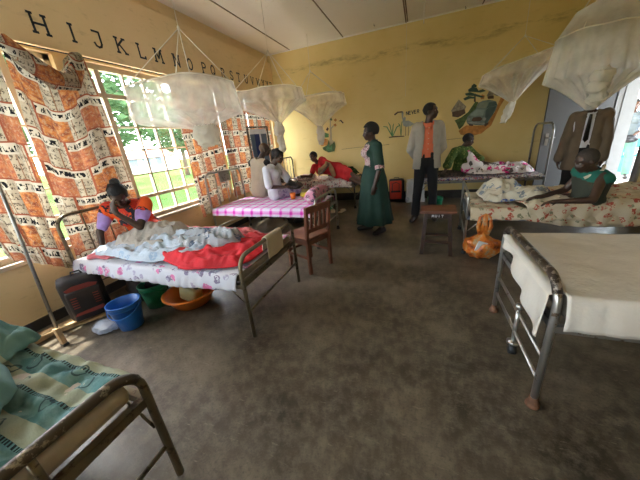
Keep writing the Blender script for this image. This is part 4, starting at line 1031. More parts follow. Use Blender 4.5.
# slippers
for x, y, a, lb in ((-1.66, 5.16, .3, 'pale slipper on the floor, left of the plaid bed foot leg'), (-1.47, 5.18, -.2, 'pale slipper on the floor, right of the plaid bed foot leg')):
    bm = NB(); box(bm, (0, 0, .012), (.09, .22, .022), bev=.009); box(bm, (0, .04, .035), (.085, .08, .03), bev=.012)
    o = obj('slipper', bm, MAT['slip'] if 'slip' in MAT else MAT['paper']); o.location = (x, y, 0); o.rotation_euler = (0, 0, a); tag(o, lb, 'slipper', 'slippers on the floor at the back left')

# pole with wooden foot + planks by the wall
r = thing('net_pole', 'slender grey pole with a wooden foot leaning by the left window', 'pole', (-2.76, .93, 0))
bm = NB(); box(bm, (0, 0, .085), (.045, .035, .17), Matrix.Rotation(-.05, 3, 'Y'), .004); obj('wooden_foot', bm, MAT['palewood'], r, False)
bm = NB(); box(bm, (0.003, 0, .012), (.05, .04, .024), bev=.004); obj('rubber_tip', bm, MAT['rubber'], r, False)
bm = NB(); cyl(bm, (0, 0, .14), (-.38, .28, 2.02), .012, seg=12); obj('pole_tube', bm, MAT['greymetal'], r)
for i, (c, s, a, b, lb) in enumerate([((-3.02, 1.02, .05), (1.25, .10, .022), 1.35, .05, 'rough pale plank lying on the floor along the left wall, topmost'), ((-3.10, .72, .015), (1.0, .12, .022), 1.52, 0, 'rough plank lying against the left wall plinth, farthest from the pole'), ((-2.93, 1.22, .015), (.8, .08, .02), 1.0, 0, 'short pale plank poking out under the backpack')]):
    bm = NB(); box(bm, (0, 0, 0), s, bev=.003); o = obj('wooden_plank', bm, MAT['palewood'], None, False); o.location = c; o.rotation_euler = (0, b, a); tag(o, lb, 'plank', 'planks by the left wall')

# panel by the curtain
r = thing('striped_panel', 'dark framed panel with blue and grey stripes leaning against the far curtain', 'panel', (-3.02, 4.95, .0), math.radians(70))
bm = NB()
for lo, hi in (((-.26, -.015, 0), (-.23, .015, 1.80)), ((.23, -.015, 0), (.26, .015, 1.80)), ((-.26, -.015, 1.77), (.26, .015, 1.80)), ((-.26, -.015, .4), (.26, .015, .43))): mbox(bm, lo, hi, .003)
obj('panel_frame', bm, MAT['brownmetal'], r, False)
MAT['navy'] = simple('navy cloth', (.02, .035, .13), .8); MAT['slate'] = simple('slate blue cloth', (.11, .14, .19), .8)
for x0, x1, mt in ((-.20, -.10, 'slate'), (-.10, .02, 'navy'), (.02, .06, 'white'), (.06, .20, 'slate')):
    bm = NB(); mbox(bm, (x0, -.006, .43), (x1, .006, 1.66)); obj('stripe_cloth', bm, MAT[mt], r, False)
bm = NB(); mbox(bm, (-.20, -.006, 1.66), (.20, .006, 1.75)); obj('top_cloth', bm, MAT['white'], r, False)
bm = NB(); tube(bm, [(0, 0, 1.80), (0, -.02, 1.9), (.03, 0, 1.96)], .006, 6); obj('hook', bm, MAT['brownmetal'], r)

# ------------------------------------------------------------------ curtains
def curtain(label, y0, y1, z0, z1, seed, amp=.035, waves=7, lean=0, taper=0, x=XL + .14, hem=0, swag=False, uo=0, yb0=None, yb1=None):
    yb0 = y0 if yb0 is None else yb0; yb1 = y1 if yb1 is None else yb1
    r = thing('curtain', label, 'curtain', (x, (y0 + y1) / 2, z1)); o = V((x, (y0 + y1) / 2, z1))
    wd = (y1 - y0) * 1.25
    def fn(a, b):   # b 0 top -> 1 bottom
        ya = y0 + (y1 - y0) * a; yb = yb0 + (yb1 - yb0) * a
        y = ya + (yb - ya) * (b ** .8)
        zb = z0 + hem * (a - .5) * 2
        ztop = z1 - (swag and .22 * math.sin(PI * min(1, a * 1.25)) ** 1.2 or 0)
        z = ztop + (zb - ztop) * b + .012 * noise.noise(V((a * 4, b * 3, seed)))
        ph = a * waves * 2 * PI + 1.2 * noise.noise(V((a * 2, b * 1.3, seed)))
        xx = x + amp * (math.sin(ph) * (.55 + .45 * b) + .5 * noise.noise(V((a * 5, b * 2.5, seed + 2))))
        return V((xx, y + .01 * math.cos(ph), z)) - o
    c = cloth('fabric', 90, 50, fn, MAT['curtain'], r, uv=lambda a, b: (uo + a * wd, 3 - b * (z1 - z0)), thick=.0)
    return r
curtain('orange brown printed curtain nearest the camera, behind the grey pole', .80, 1.50, .60, 2.30, 1, .03, 5, uo=.1, hem=-.14, yb0=1.0, yb1=1.38)
c2 = curtain('orange brown printed curtain knotted up at the top behind the seated girl', 1.56, 2.16, .50, 2.40, 2, .035, 5, swag=True, uo=.3, yb0=1.42, yb1=2.24)
bm = NB(); tube(bm, [(.02, -.30, -.0), (.05, -.2, -.13), (.07, -.05, -.25), (.07, .08, -.26), (.06, .16, -.14), (.03, .22, -.0)], [.05, .07, .085, .07, .055, .05], 12)
for v in bm.verts: v.co += V((0, 0, 0)) + .02 * V((noise.noise(v.co * 12), noise.noise(v.co * 12 + V((4, 0, 0))), noise.noise(v.co * 12 + V((0, 7, 0)))))
o = obj('bunched_knot', bm, MAT['curtain'], c2)
l = o.data.uv_layers.new(name='UVMap')
for lp in o.data.loops: cc = o.data.vertices[lp.vertex_index].co; l.data[lp.index].uv = (cc.y * 1.3, cc.z * 1.3 + cc.x)
curtain('orange printed curtain at the right side of the middle window, narrowing to a tail', 3.13, 3.92, .56, 2.36, 3, .04, 6, uo=.7, yb0=3.16, yb1=3.95, hem=.10)
curtain('orange printed curtain on the far window, left of the striped panel', 4.02, 4.85, .60, 2.38, 4, .035, 6, uo=.2)
curtain('orange printed curtain on the far window, right of the striped panel', 4.86, 5.72, .60, 2.38, 5, .035, 6, uo=1.1)
curtain('orange printed curtain on the window behind the camera', -1.6, -.4, .60, 2.38, 6, .035, 8, uo=1.3)
bm = NB(); cyl(bm, (0, -.9, 0), (0, 4.0, .0), .006, seg=6)
o = obj('curtain_wire', bm, MAT['black']); o.location = (XL + .10, 1.9, 2.415); tag(o, 'thin dark wire carrying the curtains under the beam', 'wire')
bm = NB(); cyl(bm, (0, -1.1, 0), (0, .32, .0), .006, seg=6)
o = obj('curtain_wire', bm, MAT['black']); o.location = (XL + .10, 5.75, 2.40); tag(o, 'thin wire carrying the farthest curtains near the back corner', 'wire')

# ------------------------------------------------------------------ mosquito nets
def net(label, c, hx, hy, rot, zf, skirt, apex, gather, bun, seed, round_=.0, tilt=(0, 0), dense=False, folds=20, top=True, ceil=HC):
    """c: xy centre of frame; apex: knot point; gather: point where it is bunched; bun: list of points of the bundle"""
    o = V((c[0], c[1], ceil)); r = thing('mosquito_net', label, 'mosquito net', o); R = rz(rot)
    def sq(th):
        ct, st = math.cos(th), math.sin(th); n = 2.0 if round_ else 3.4
        k = (abs(ct) ** n + abs(st) ** n) ** (-1 / n)
        return V((ct * k * hx, st * k * hy, 0))
    def P(th, lv):
        p = R @ sq(th) + V((c[0], c[1], zf)); p.z += tilt[0] * (p.x - c[0]) + tilt[1] * (p.y - c[1])
        p.z += .015 * noise.noise(V((math.cos(th) * 2, math.sin(th) * 2, seed)))
        if lv <= 1: # skirt
            q = p.copy(); w_ = .02 * math.sin(th * folds) * lv
            q += (R @ sq(th)).normalized() * (w_ + .03 * lv); q.z -= skirt * lv * (1 + .22 * noise.noise(V((math.cos(th) * 2.5, math.sin(th) * 2.5, seed + 3)))); return q
        t = lv - 1; a = P(th, 1); g = V(gather)
        e = t ** .75; q = a.lerp(g, t); q.z = a.z + (g.z - a.z) * (t ** 1.35)
        rr = (1 - t); d = (a - g); d.z = 0
        if d.length > 1e-6: d.normalize()
        q += d * (.03 * math.sin(th * folds * 1.5 + seed) * rr + .03 * t)
        return q
    lv = [0, .35, .7, 1.0] + [1 + k / 12 for k in range(1, 13)]
    N = 120; vs = [P(2 * PI * i / N, l) - o for l in lv for i in range(N)]
    fs = [(j * N + i, j * N + (i + 1) % N, (j + 1) * N + (i + 1) % N, (j + 1) * N + i) for j in range(len(lv) - 1) for i in range(N)]
    if top:
        k = len(vs); ap = V((c[0], c[1], zf + (.04 if not round_ else .24)))
        for s in (.66, .33):
            for i in range(N):
                q = P(2 * PI * i / N, 0).lerp(ap, 1 - s); 
                if round_: q.z = zf + .24 * math.sqrt(1 - s * s) + (P(2 * PI * i / N, 0).z - zf) * s
                vs.append(q - o)
        vs.append(ap - o)
        for i in range(N):
            fs.append((i, (i + 1) % N, k + (i + 1) % N, k + i)); fs.append((k + i, k + (i + 1) % N, k + N + (i + 1) % N, k + N + i)); fs.append((k + N + i, k + N + (i + 1) % N, k + 2 * N))
    obj('net_fabric', (vs, fs), MAT['net2' if dense else 'net'], r)
    bm = NB(); pp = []; qq = []
    for (p0, q0), (p1, q1) in zip(bun[:-1], bun[1:]):
        for t_ in range(6): e_ = t_ / 6; pp.append(V(p0).lerp(V(p1), e_) - o); qq.append(q0 + (q1 - q0) * (e_ * e_ * (3 - 2 * e_)))
    pp.append(V(bun[-1][0]) - o); qq.append(bun[-1][1]); tube(bm, pp, qq, 28)
    for v in bm.verts: v.co += .016 * V((noise.noise(v.co * 38), noise.noise(v.co * 38 + V((3, 0, 0))), noise.noise(v.co * 30))) + .022 * V((noise.noise(v.co * 14), noise.noise(v.co * 14 + V((3, 0, 0))), noise.noise(v.co * 9)))
    obj('gathered_bundle', bm, MAT['netdense'], r)
    bm = NB(); tube(bm, [P(2 * PI * i / 48, 0) - o for i in range(48)], .006, 6, closed=True); obj('frame_hoop', bm, MAT['string'], r)
    for k in range(4):
        th = PI / 4 + k * PI / 2
        bm = NB(); cyl(bm, V(apex) - o, P(th, 0) - o, .0045, seg=5); obj('string', bm, MAT['string'], r)
    bm = NB(); cyl(bm, V(apex) - o, V((apex[0], apex[1], 0 + ceil)) - o, .003, seg=5); ellip(bm, V(apex) - o, (.014, .014, .022), seg=8, rings=6); obj('hanging_cord', bm, MAT['string'], r)
    return r
net('white rectangular mosquito net hanging nearest, over the bed with the girl', (-2.25, 2.40), .49, .36, 0, 2.05, .28, (-2.12, 2.40, 2.50), (-2.10, 2.42, 1.62), [((-2.10, 2.42, 1.68), .11), ((-2.09, 2.42, 1.58), .13), ((-2.08, 2.41, 1.50), .10), ((-2.08, 2.41, 1.46), .05)], 1)
net('white rectangular mosquito net over the pink plaid bed', (-2.14, 3.95), .50, .36, 0, 2.16, .16, (-2.03, 3.93, 2.64), (-2.0, 3.95, 1.72), [((-2.03, 3.95, 1.75), .05), ((-2.03, 3.95, 1.62), .085), ((-2.03, 3.96, 1.52), .05), ((-2.02, 3.97, 1.36), .055), ((-2.02, 3.97, 1.30), .03)], 2)
net('white mosquito net hanging over the back left bed', (-1.95, 5.72), .50, .34, 0, 2.26, .18, (-2.08, 5.70, 2.72), (-1.98, 5.72, 1.68), [((-1.98, 5.72, 1.70), .05), ((-1.97, 5.72, 1.58), .08), ((-1.98, 5.72, 1.42), .07), ((-1.98, 5.72, 1.34), .05)], 3)
net('diamond shaped white mosquito net by the back wall near the door', (1.40, 5.62), .46, .36, 0, 2.26, .14, (1.44, 5.60, 2.60), (1.40, 5.62, 1.70), [((1.40, 5.62, 1.74), .035), ((1.38, 5.62, 1.64), .06), ((1.34, 5.62, 1.52), .06), ((1.30, 5.62, 1.40), .04)], 4, tilt=(.22, 0))
net('large round mosquito net hanging over the cream floral bed', (1.47, 3.50), .31, .31, 0, 2.07, .34, (1.44, 3.5, 2.5), (1.50, 3.46, 1.44), [((1.40, 3.2, 1.74), .04), ((1.41, 3.19, 1.69), .08), ((1.43, 3.2, 1.655), .055), ((1.40, 3.2, 1.61), .08), ((1.41, 3.2, 1.57), .055), ((1.42, 3.21, 1.53), .068), ((1.43, 3.22, 1.47), .03)], 5, round_=1, dense=True)
net('round mosquito net at the far right, cut by the edge of view', (2.26, 3.35), .38, .42, 0, 2.0, .42, (2.26, 3.35, 2.5), (2.0, 3.42, 1.52), [((1.98, 3.42, 1.56), .06), ((1.93, 3.42, 1.46), .09), ((1.9, 3.42, 1.38), .05)], 6, round_=1, dense=True)
# loose cords from the ceiling
for x, y, z, rr, lb in ((.0, 4.6, 2.75, .007, 'white cord hanging from the ceiling, thicker and shorter one'), (-.28, 5.9, 2.05, .0022, 'long thin pale cord hanging from the ceiling before the back wall')):
    bm = NB(); cyl(bm, (0, 0, 0), (0, 0, z - HC), rr, seg=6); o = obj('hanging_cord', bm, MAT['string']); o.location = (x, y, HC); tag(o, lb, 'cord')
for x, y in ((-.86, 6.0), (.66, 6.2)):
    bm = NB(); tube(bm, [(0, 0, 0), (0, 0, -.03), (.012, 0, -.04), (.016, 0, -.02)], .004, 6); o = obj('ceiling_hook', bm, MAT['black']); o.location = (x, y, HC); tag(o, 'small dark hook in the ceiling by the back wall, ' + ('left' if x < 0 else 'right') + ' one', 'hook')

# ------------------------------------------------------------------ people
TS = bpy.data.scenes.new('workbench')
def remesh(bm, voxel, smooth_it=3):
    me = bpy.data.meshes.new('tmp'); bmesh.ops.recalc_face_normals(bm, faces=bm.faces[:]); bm.to_mesh(me); bm.free()
    o = bpy.data.objects.new('tmp', me); TS.collection.objects.link(o)
    m = o.modifiers.new('r', 'REMESH'); m.mode = 'VOXEL'; m.voxel_size = voxel; m.adaptivity = 0
    s = o.modifiers.new('s', 'SMOOTH'); s.factor = .6; s.iterations = smooth_it
    TS.view_layers[0].update(); dg = TS.view_layers[0].depsgraph
    me2 = bpy.data.meshes.new_from_object(o.evaluated_get(dg))
    bpy.data.objects.remove(o); bpy.data.meshes.remove(me)
    return me2

def part_from(name, bm, mat, root, voxel=.011, it=3, cut=None, wrinkle=0, seed=0, thick=0):
    me = remesh(bm, voxel, it)
    me.name = name
    if wrinkle:
        co = [v.co.copy() for v in me.vertices]; no = [v.normal.copy() for v in me.vertices]; fl = []
        for c_, n_ in zip(co, no):
            c_ = c_ + n_ * wrinkle * fbm(c_.x * 9 + seed, c_.y * 9, c_.z * 6, 2); fl += c_[:]
        me.vertices.foreach_set('co', fl)
    if cut:
        b = bmesh.new(); b.from_mesh(me)
        kill = [f for f in b.faces if cut(f.calc_center_median())]
        bmesh.ops.delete(b, geom=kill, context='FACES'); b.to_mesh(me); b.free()
    me.materials.clear(); me.materials.append(mat)
    me.polygons.foreach_set('use_smooth', [True] * len(me.polygons))
    o = bpy.data.objects.new(name, me); COL.objects.link(o); o.parent = root
    if thick:
        m = o.modifiers.new('thick', 'SOLIDIFY'); m.thickness = thick; m.offset = 1
    return o

class Person:
    def __init__(s, label, base, J, skin='skin', k=1.0, female=False, fat=1.0, group=None, hand_curl=.5):
        s.r = thing('person', label, 'person', base, 0, group); s.o = V(base); s.k = k; s.female = female; s.fat = fat
        s.J = {a: (V(b) - s.o if a[0] != '_' else V(b).normalized()) for a, b in J.items()}
        s.skin = MAT[skin]; s.curl = hand_curl
    def side(s):
        J = s.J; up = (J['chest'] - J['pel']).normalized(); cf = J['_cf']
        cf = (cf - up * cf.dot(up)).normalized(); sd = up.cross(cf).normalized()
        return up, cf, sd   # sd = person's right? (up x front) -> left side
    def torso(s, bm, g=0.0, lo=0.0):
        J = s.J; k = s.k; f = s.fat; up, cf, sd = s.side()
        pf = J.get('_pf', cf); ph = (pf - up * pf.dot(up)); ph = ph.normalized() if ph.length > .1 else cf; ps = up.cross(ph).normalized()
        ch, pel = J['chest'], J['pel']; w = ch.lerp(pel, .58)
        for a in (-1, 1):
            capsule(bm, ch + sd * a * .085 * k + up * .0, w + ps * a * .055 * k * f, (.082 * k * f + g), (.082 * k * f + g))
            capsule(bm, w + ps * a * .055 * k * f, pel + ps * a * .075 * k * f, (.082 * k * f + g), ((.10 if s.female else .088) * k * f + g))
            capsule(bm, ch + up * .055 * k, ch + up * .02 + sd * a * .145 * k, .062 * k + g, .055 * k + g)
            if s.female: ellip(bm, ch - up * .06 * k + sd * a * .07 * k + cf * .075 * k * f, (.062 * k + g,) * 3)
        capsule(bm, ch - up * .02, pel, .09 * k * f + g, .095 * k * f + g)
    def arm(s, bm, a, g=0.0, t0=0.0, t1=2.0, flare=0.0):
        J = s.J; k = s.k
        sh = J['sh' + a]; el = J['el' + a]; wr = J['wr' + a]
        r = (.050 * k, .038 * k, .026 * k)
        if t1 <= 1: capsule(bm, sh, sh.lerp(el, t1), r[0] + g, r[0] + (r[1] - r[0]) * t1 + g + flare)
        else:
            capsule(bm, sh, el, r[0] + g, r[1] + g + flare * .5)
            t = t1 - 1; capsule(bm, el, el.lerp(wr, t), r[1] + g, r[1] + (r[2] - r[1]) * t + g + flare)
    def leg(s, bm, a, g=0.0, t1=2.0, flare=0.0):
        J = s.J; k = s.k; h = J['hp' + a]; kn = J['kn' + a]; an = J['an' + a]
        r = (.083 * k * s.fat, .054 * k, .037 * k)
        if t1 <= 1: capsule(bm, h, h.lerp(kn, t1), r[0] + g, r[0] + (r[1] - r[0]) * t1 + g)
        else:
            capsule(bm, h, kn, r[0] + g, r[1] + g)
            t = t1 - 1; c = kn.lerp(an, .3); capsule(bm, kn, c, r[1] + g, .052 * k + g); capsule(bm, c, kn.lerp(an, max(.31, t)), .052 * k + g, r[2] + g + flare)
    def foot(s, bm, a, g=0.0):
        J = s.J; k = s.k; an = J['an' + a]; d = J['_toe' + a] if '_toe' + a in J else J.get('_pf', J['_cf']); d = V((d.x, d.y, d.z * .6)).normalized()
        dn = V((0, 0, -1)); 
        if abs(d.z) > .7: dn = V((1, 0, 0))
        heel = an - d * .035 * k + dn * .045 * k; ball = an + d * .12 * k + dn * .052 * k; toe = an + d * .165 * k + dn * .056 * k
        capsule(bm, an, heel, .037 * k + g, .032 * k + g); capsule(bm, an, ball, .036 * k + g, .034 * k + g); capsule(bm, heel, ball, .030 * k + g, .034 * k + g); capsule(bm, ball, toe, .036 * k + g, .028 * k + g)
    def hand(s, bm, a):
        J = s.J; k = s.k; wr = J['wr' + a]; d = J['_h' + a] if '_h' + a in J else (wr - J['el' + a]).normalized()
        n = J['_n' + a] if '_n' + a in J else V((0, 0, -1))   # palm normal (towards palm)
        n = n - d * n.dot(d); n = n.normalized() if n.length > .05 else frame_of(d)[0]
        w = d.cross(n).normalized() * (1 if a == 'L' else -1)   # towards the thumb
        R = Matrix((w, d, n)).transposed()
        ellip(bm, wr + d * .05 * k, (.040 * k, .054 * k, .017 * k), R)
        capsule(bm, wr, wr + d * .05 * k, .025 * k, .026 * k)
        for i, L in enumerate((.070, .080, .074, .058)):
            b = wr + d * .088 * k + w * (.028 - .0187 * i) * k; c = s.curl
            m = b + (d * math.cos(c * .6) + n * math.sin(c * .6)) * L * .5 * k
            e = m + (d * math.cos(c * 1.5) + n * math.sin(c * 1.5)) * L * .5 * k
            capsule(bm, b, m, .0095 * k, .0088 * k, 8); capsule(bm, m, e, .0088 * k, .0075 * k, 8)
        b = wr + d * .03 * k + w * .028 * k; m = b + (d * .6 + w * .75 + n * .25).normalized() * .038 * k; e = m + (d * .85 + w * .35 + n * .4).normalized() * .032 * k
        capsule(bm, b, m, .012 * k, .010 * k, 8); capsule(bm, m, e, .010 * k, .008 * k, 8)
    def headf(s):
        J = s.J; f = J['_hf']; up = J['_hu'] if '_hu' in J else V((0, 0, 1)); up = (up - f * up.dot(f)).normalized(); sd = up.cross(f).normalized()
        return f, up, sd, Matrix((sd, f, up)).transposed()
    def head(s, bm):
        J = s.J; k = s.k; H = J['head']; f, up, sd, R = s.headf(); P = lambda x, y, z: H + (sd * x + f * y + up * z) * k
        ellip(bm, P(0, -.008, .025), (.074 * k, .094 * k, .088 * k), R)
        ellip(bm, P(0, .022, -.040), (.056 * k, .062 * k, .072 * k), R)
        ellip(bm, P(0, .055, -.085), (.026 * k, .024 * k, .020 * k), R)
        capsule(bm, P(0, .084, .012), P(0, .098, -.030), .009 * k, .015 * k, 8)
        for a in (-1, 1):
            ellip(bm, P(a * .013, .090, -.034), (.010 * k, .010 * k, .008 * k))
            ellip(bm, P(a * .076, -.005, -.010), (.010 * k, .020 * k, .032 * k), R)
            ellip(bm, P(a * .036, .066, -.030), (.024 * k, .018 * k, .020 * k), R)
        capsule(bm, P(-.032, .078, .030), P(.032, .078, .030), .012 * k, .012 * k, 8)
        capsule(bm, P(-.018, .083, -.058), P(.018, .083, -.058), .009 * k, .009 * k, 8); capsule(bm, P(-.015, .080, -.070), P(.015, .080, -.070), .009 * k, .009 * k, 8)
        nk = J['chest'] + s.side()[0] * .06 * k
        capsule(bm, nk, P(0, -.015, -.05), .054 * k, .050 * k)
    def body(s, legs=True, voxel=.010):
        bm = NB(); s.torso(bm); s.head(bm)
        for a in 'LR':
            if 'sh' + a in s.J: s.arm(bm, a); s.hand(bm, a)
            if legs and 'hp' + a in s.J: s.leg(bm, a); s.foot(bm, a)
        o = part_from('body', bm, s.skin, s.r, voxel, 2)
        f, up, sd, R = s.headf(); H = s.J['head']; k = s.k
        for a in (-1, 1):
            bm = NB(); ellip(bm, H + (sd * a * .030 + f * .0735 + up * .004) * k, (.0125 * k, .009 * k, .0085 * k), R, 10, 8); obj('eye', bm, MAT['eye'], s.r)
        return o
    def hair(s, mat='hair', g=.008, style='crop', name='hair'):
        f, up, sd, R = s.headf(); H = s.J['head']; k = s.k
        bm = NB(); ellip(bm, H + (f * -.018 + up * .033) * k, ((.076 + g) * k, (.092 + g) * k, (.086 + g) * k), R, 20, 14)
        o = bmesh.new(); o.free()
        cutp = H + (f * .035 + up * .02) * k
        def cut(c):
            d = c - H; x = d.dot(f) / k; z = d.dot(up) / k
            return (x > .048 and z < .075) or (z < .0 and x > -.02) or z < -.035
        h = part_from(name, bm, MAT[mat], s.r, .009, 1, cut, .004, 3, .003)
        return h
    def shirt(s, mat, g=.012, sleeve=2.0, name='shirt', cut=None, flare=0.0, wr=.006, thick=.004, low=None):
        bm = NB(); s.torso(bm, g)
        if low: 
            for a, b, ra, rb in low: capsule(bm, V(a) - s.o, V(b) - s.o, ra, rb)
        for a in 'LR':
            if 'sh' + a in s.J and sleeve > 0: s.arm(bm, a, g * 1.1, 0, sleeve, flare)
        J = s.J; up = s.side()[0]; top = J['chest'] + up * (.085 * s.k)
        def c2(c):
            d = (c - J['chest']).dot(up)
            if d > .075 * s.k + g * .6 and ((c - J['chest']) - up * d).length < .075 * s.k: return True
            return cut(c) if cut else False
        return part_from(name, bm, MAT[mat], s.r, .011, 3, c2, wr, 5, thick)
    def trousers(s, mat, g=.014, t1=1.95, name='trousers', flare=.012):
        bm = NB(); J = s.J; up, cf, sd = s.side(); pel = J['pel']; w = J['chest'].lerp(pel, .72); k = s.k
        capsule(bm, w - up * .02, pel, .09 * k * s.fat + g, .095 * k * s.fat + g)
        for a in (-1, 1): capsule(bm, w + sd * a * .055 * k * s.fat, pel + sd * a * .07 * k * s.fat, .084 * k * s.fat + g, .094 * k * s.fat + g)
        for a in 'LR': s.leg(bm, a, g, t1, flare)
        return part_from(name, bm, MAT[mat], s.r, .012, 3, None, .006, 7, 0)
    def shoes(s, mat='shoe', name='shoe'):
        for a in 'LR':
            if 'an' + a in s.J:
                bm = NB(); s.foot(bm, a, .008); me = part_from(name, bm, MAT[mat], s.r, .009, 2, lambda c, a=a: (c - s.J['an' + a]).z > .015)

def skirt(P, rings, mat, name='skirt', folds=9, amp=.02, seed=0, n=96):
    """rings: (centre, rx, ry, angle, foldamount)"""
    vs, fs = [], []
    for (c, rx, ry, an, fa) in rings:
        for i in range(n):
            th = 2 * PI * i / n; k = 1 + fa * (math.sin(th * folds + seed) * .6 + .6 * noise.noise(V((math.cos(th) * 3, math.sin(th) * 3, c[2] * 1.5 + seed))))
            x, y = rx * math.cos(th) * k, ry * math.sin(th) * k
            vs.append(V(c) - P.o + V((x * math.cos(an) - y * math.sin(an), x * math.sin(an) + y * math.cos(an), 0)))
    m = len(rings)
    for j in range(m - 1):
        for i in range(n): fs.append((j * n + i, j * n + (i + 1) % n, (j + 1) * n + (i + 1) % n, (j + 1) * n + i))
    fs.append(tuple(range(n)))
    o = obj(name, (vs, fs), MAT[mat], P.r); md = o.modifiers.new('t', 'SOLIDIFY'); md.thickness = .004
    return o

def stand(x, y, H, face, scale=1.0):
    """joints of a standing figure, heights as fractions of H, facing angle (radians, 0=+x)"""
    f = V((math.cos(face), math.sin(face), 0)); l = V((-f.y, f.x, 0)); b = V((x, y, 0))
    P = lambda s, fw, z: b + l * s + f * fw + V((0, 0, z * H))
    return f, l, P

# 1 girl in orange dress on bed B
P1 = Person('girl with braided hair in an orange red dress, leaning forward on the window bed', (-2.86, 2.0, .575), {
 'pel': (-2.86, 2.02, .66), 'chest': (-2.79, 1.86, .93), 'head': (-2.70, 1.74, 1.10), '_cf': (.55, -.80, -.25), '_hf': (.60, -.60, -.72), '_hu': (.5, -.5, 1),
 'shL': (-2.60, 1.90, .965), 'elL': (-2.50, 1.70, .80), 'wrL': (-2.60, 1.60, .96), '_hL': (-.35, .15, .6), '_nL': (-.4, .8, .1),
 'shR': (-2.96, 1.76, .955), 'elR': (-2.98, 1.62, .76), 'wrR': (-2.95, 1.58, .62), '_hR': (.5, -.5, -.25), '_nR': (0, 0, -1),
 'hpL': (-2.78, 2.06, .66), 'knL': (-2.42, 1.98, .66), 'anL': (-2.10, 2.08, .64), 'hpR': (-2.92, 1.95, .66), 'knR': (-2.55, 1.84, .66), 'anR': (-2.2, 1.92, .64), '_toeL': (.9, 0, .4), '_toeR': (.9, 0, .4)}, 'skin', .92, True)
P1.body()
P1.shirt('orangedress', .016, 0, 'dress', low=[((-2.86, 2.0, .68), (-2.55, 1.93, .66), .13, .11)])
for a, t in (('R', .75), ('L', .6)):
    bm = NB(); J = P1.J; capsule(bm, J['sh' + a] + V((0, 0, .02)), J['sh' + a].lerp(J['el' + a], .3), .066, .07); part_from('shoulder_frill', bm, MAT['orangedress'], P1.r, .011, 2, None, .012, 4)
    bm = NB(); capsule(bm, J['sh' + a].lerp(J['el' + a], .32), J['sh' + a].lerp(J['el' + a], t), .068, .058); part_from('puff_sleeve', bm, MAT['purple'], P1.r, .011, 2, None, .012, 6)
f, up, sd, R = P1.headf(); H = P1.J['head']
h = P1.hair('hair', .010)
bm = NB(); ellip(bm, H + up * .085 - f * .095, (.042, .042, .036)); ellip(bm, H + up * .115 - f * .06, (.03, .03, .025)); part_from('hair_bun', bm, MAT['hair'], P1.r, .008, 2, None, .006, 2)
for i in range(13):
    a = -1 + i / 6; bm = NB(); tube(bm, [H + sd * a * .035 + f * .070 * (1 - a * a * .3) + up * .070, H + sd * a * .070 * (1) + up * (.112 - .03 * a * a), H + sd * a * .04 + up * .120 - f * .045], .0045, 6); obj('braid', bm, MAT['hair'], h)

# 2 person in beige vest, back to the camera
P2 = Person('person with shaved head in a beige waistcoat sitting on the plaid bed, back turned', (-2.62, 4.22, .57), {
 'pel': (-2.70, 4.16, .66), 'chest': (-2.63, 4.19, 1.12), 'head': (-2.53, 4.27, 1.365), '_cf': (.35, .95, 0), '_hf': (.75, .65, -.15),
 'shL': (-2.83, 4.25, 1.16), 'elL': (-2.80, 4.40, .93), 'wrL': (-2.6, 4.55, .85), 'shR': (-2.44, 4.12, 1.15), 'elR': (-2.38, 4.28, .90), 'wrR': (-2.42, 4.48, .82),
 'hpL': (-2.80, 4.2, .65), 'knL': (-2.80, 4.60, .62), 'anL': (-2.85, 4.68, .09), 'hpR': (-2.62, 4.15, .65), 'knR': (-2.45, 4.55, .62), 'anR': (-2.42, 4.62, .09), '_toeL': (.2, 1, 0), '_toeR': (.2, 1, 0)}, 'skin', .98)
P2.body(); P2.shirt('vest', .026, 0, 'waistcoat'); P2.trousers('trousers'); P2.shoes()
for a in 'LR':
    bm = NB(); P2.arm(bm, a, .012, 0, .9); part_from('sleeve', bm, MAT['trousers'], P2.r)
# 3 person in white blouse
P3 = Person('woman in a white blouse with tied back hair sitting on the plaid bed, side on', (-2.27, 3.98, .57), {
 'pel': (-2.27, 3.98, .65), 'chest': (-2.27, 3.97, 1.04), 'head': (-2.12, 3.97, 1.245), '_cf': (.95, .15, 0), '_hf': (.92, -.12, -.3), '_hu': (.3, 0, 1),
 'shR': (-2.28, 3.80, 1.06), 'elR': (-2.24, 3.74, .80), 'wrR': (-2.02, 3.86, .77), '_hR': (1, .3, 0), 'shL': (-2.24, 4.14, 1.06), 'elL': (-2.12, 4.22, .82), 'wrL': (-1.95, 4.12, .78), '_hL': (1, -.2, 0),
 'hpR': (-2.24, 3.92, .655), 'knR': (-1.98, 4.24, .65), 'anR': (-2.12, 4.36, .09), 'hpL': (-2.28, 4.05, .655), 'knL': (-2.10, 4.38, .64), 'anL': (-2.32, 4.48, .09), '_toeR': (1, .2, 0), '_toeL': (1, .1, 0)}, 'skin', .92, True)
P3.body(); P3.shirt('whiteblouse', .016, .9, 'blouse', flare=.012)
bm = NB(); P3.leg(bm, 'L', .022, 1.0); P3.leg(bm, 'R', .022, 1.0); capsule(bm, P3.J['pel'], P3.J['pel'] + V((.1, .1, 0)), .13, .12)
part_from('skirt', bm, MAT['skirtprint'], P3.r, .012, 3, None, .012, 3); P3.shoes()
P3.hair('hair', .014)
f, up, sd, R = P3.headf(); H = P3.J['head']; bm = NB(); ellip(bm, H - f * .095 + up * .045, (.048, .05, .055)); capsule(bm, H - f * .10 + up * .03, H - f * .10 - up * .06, .035, .02); part_from('hair_bun', bm, MAT['hair'], P3.r, .009, 2, None, .008, 2)

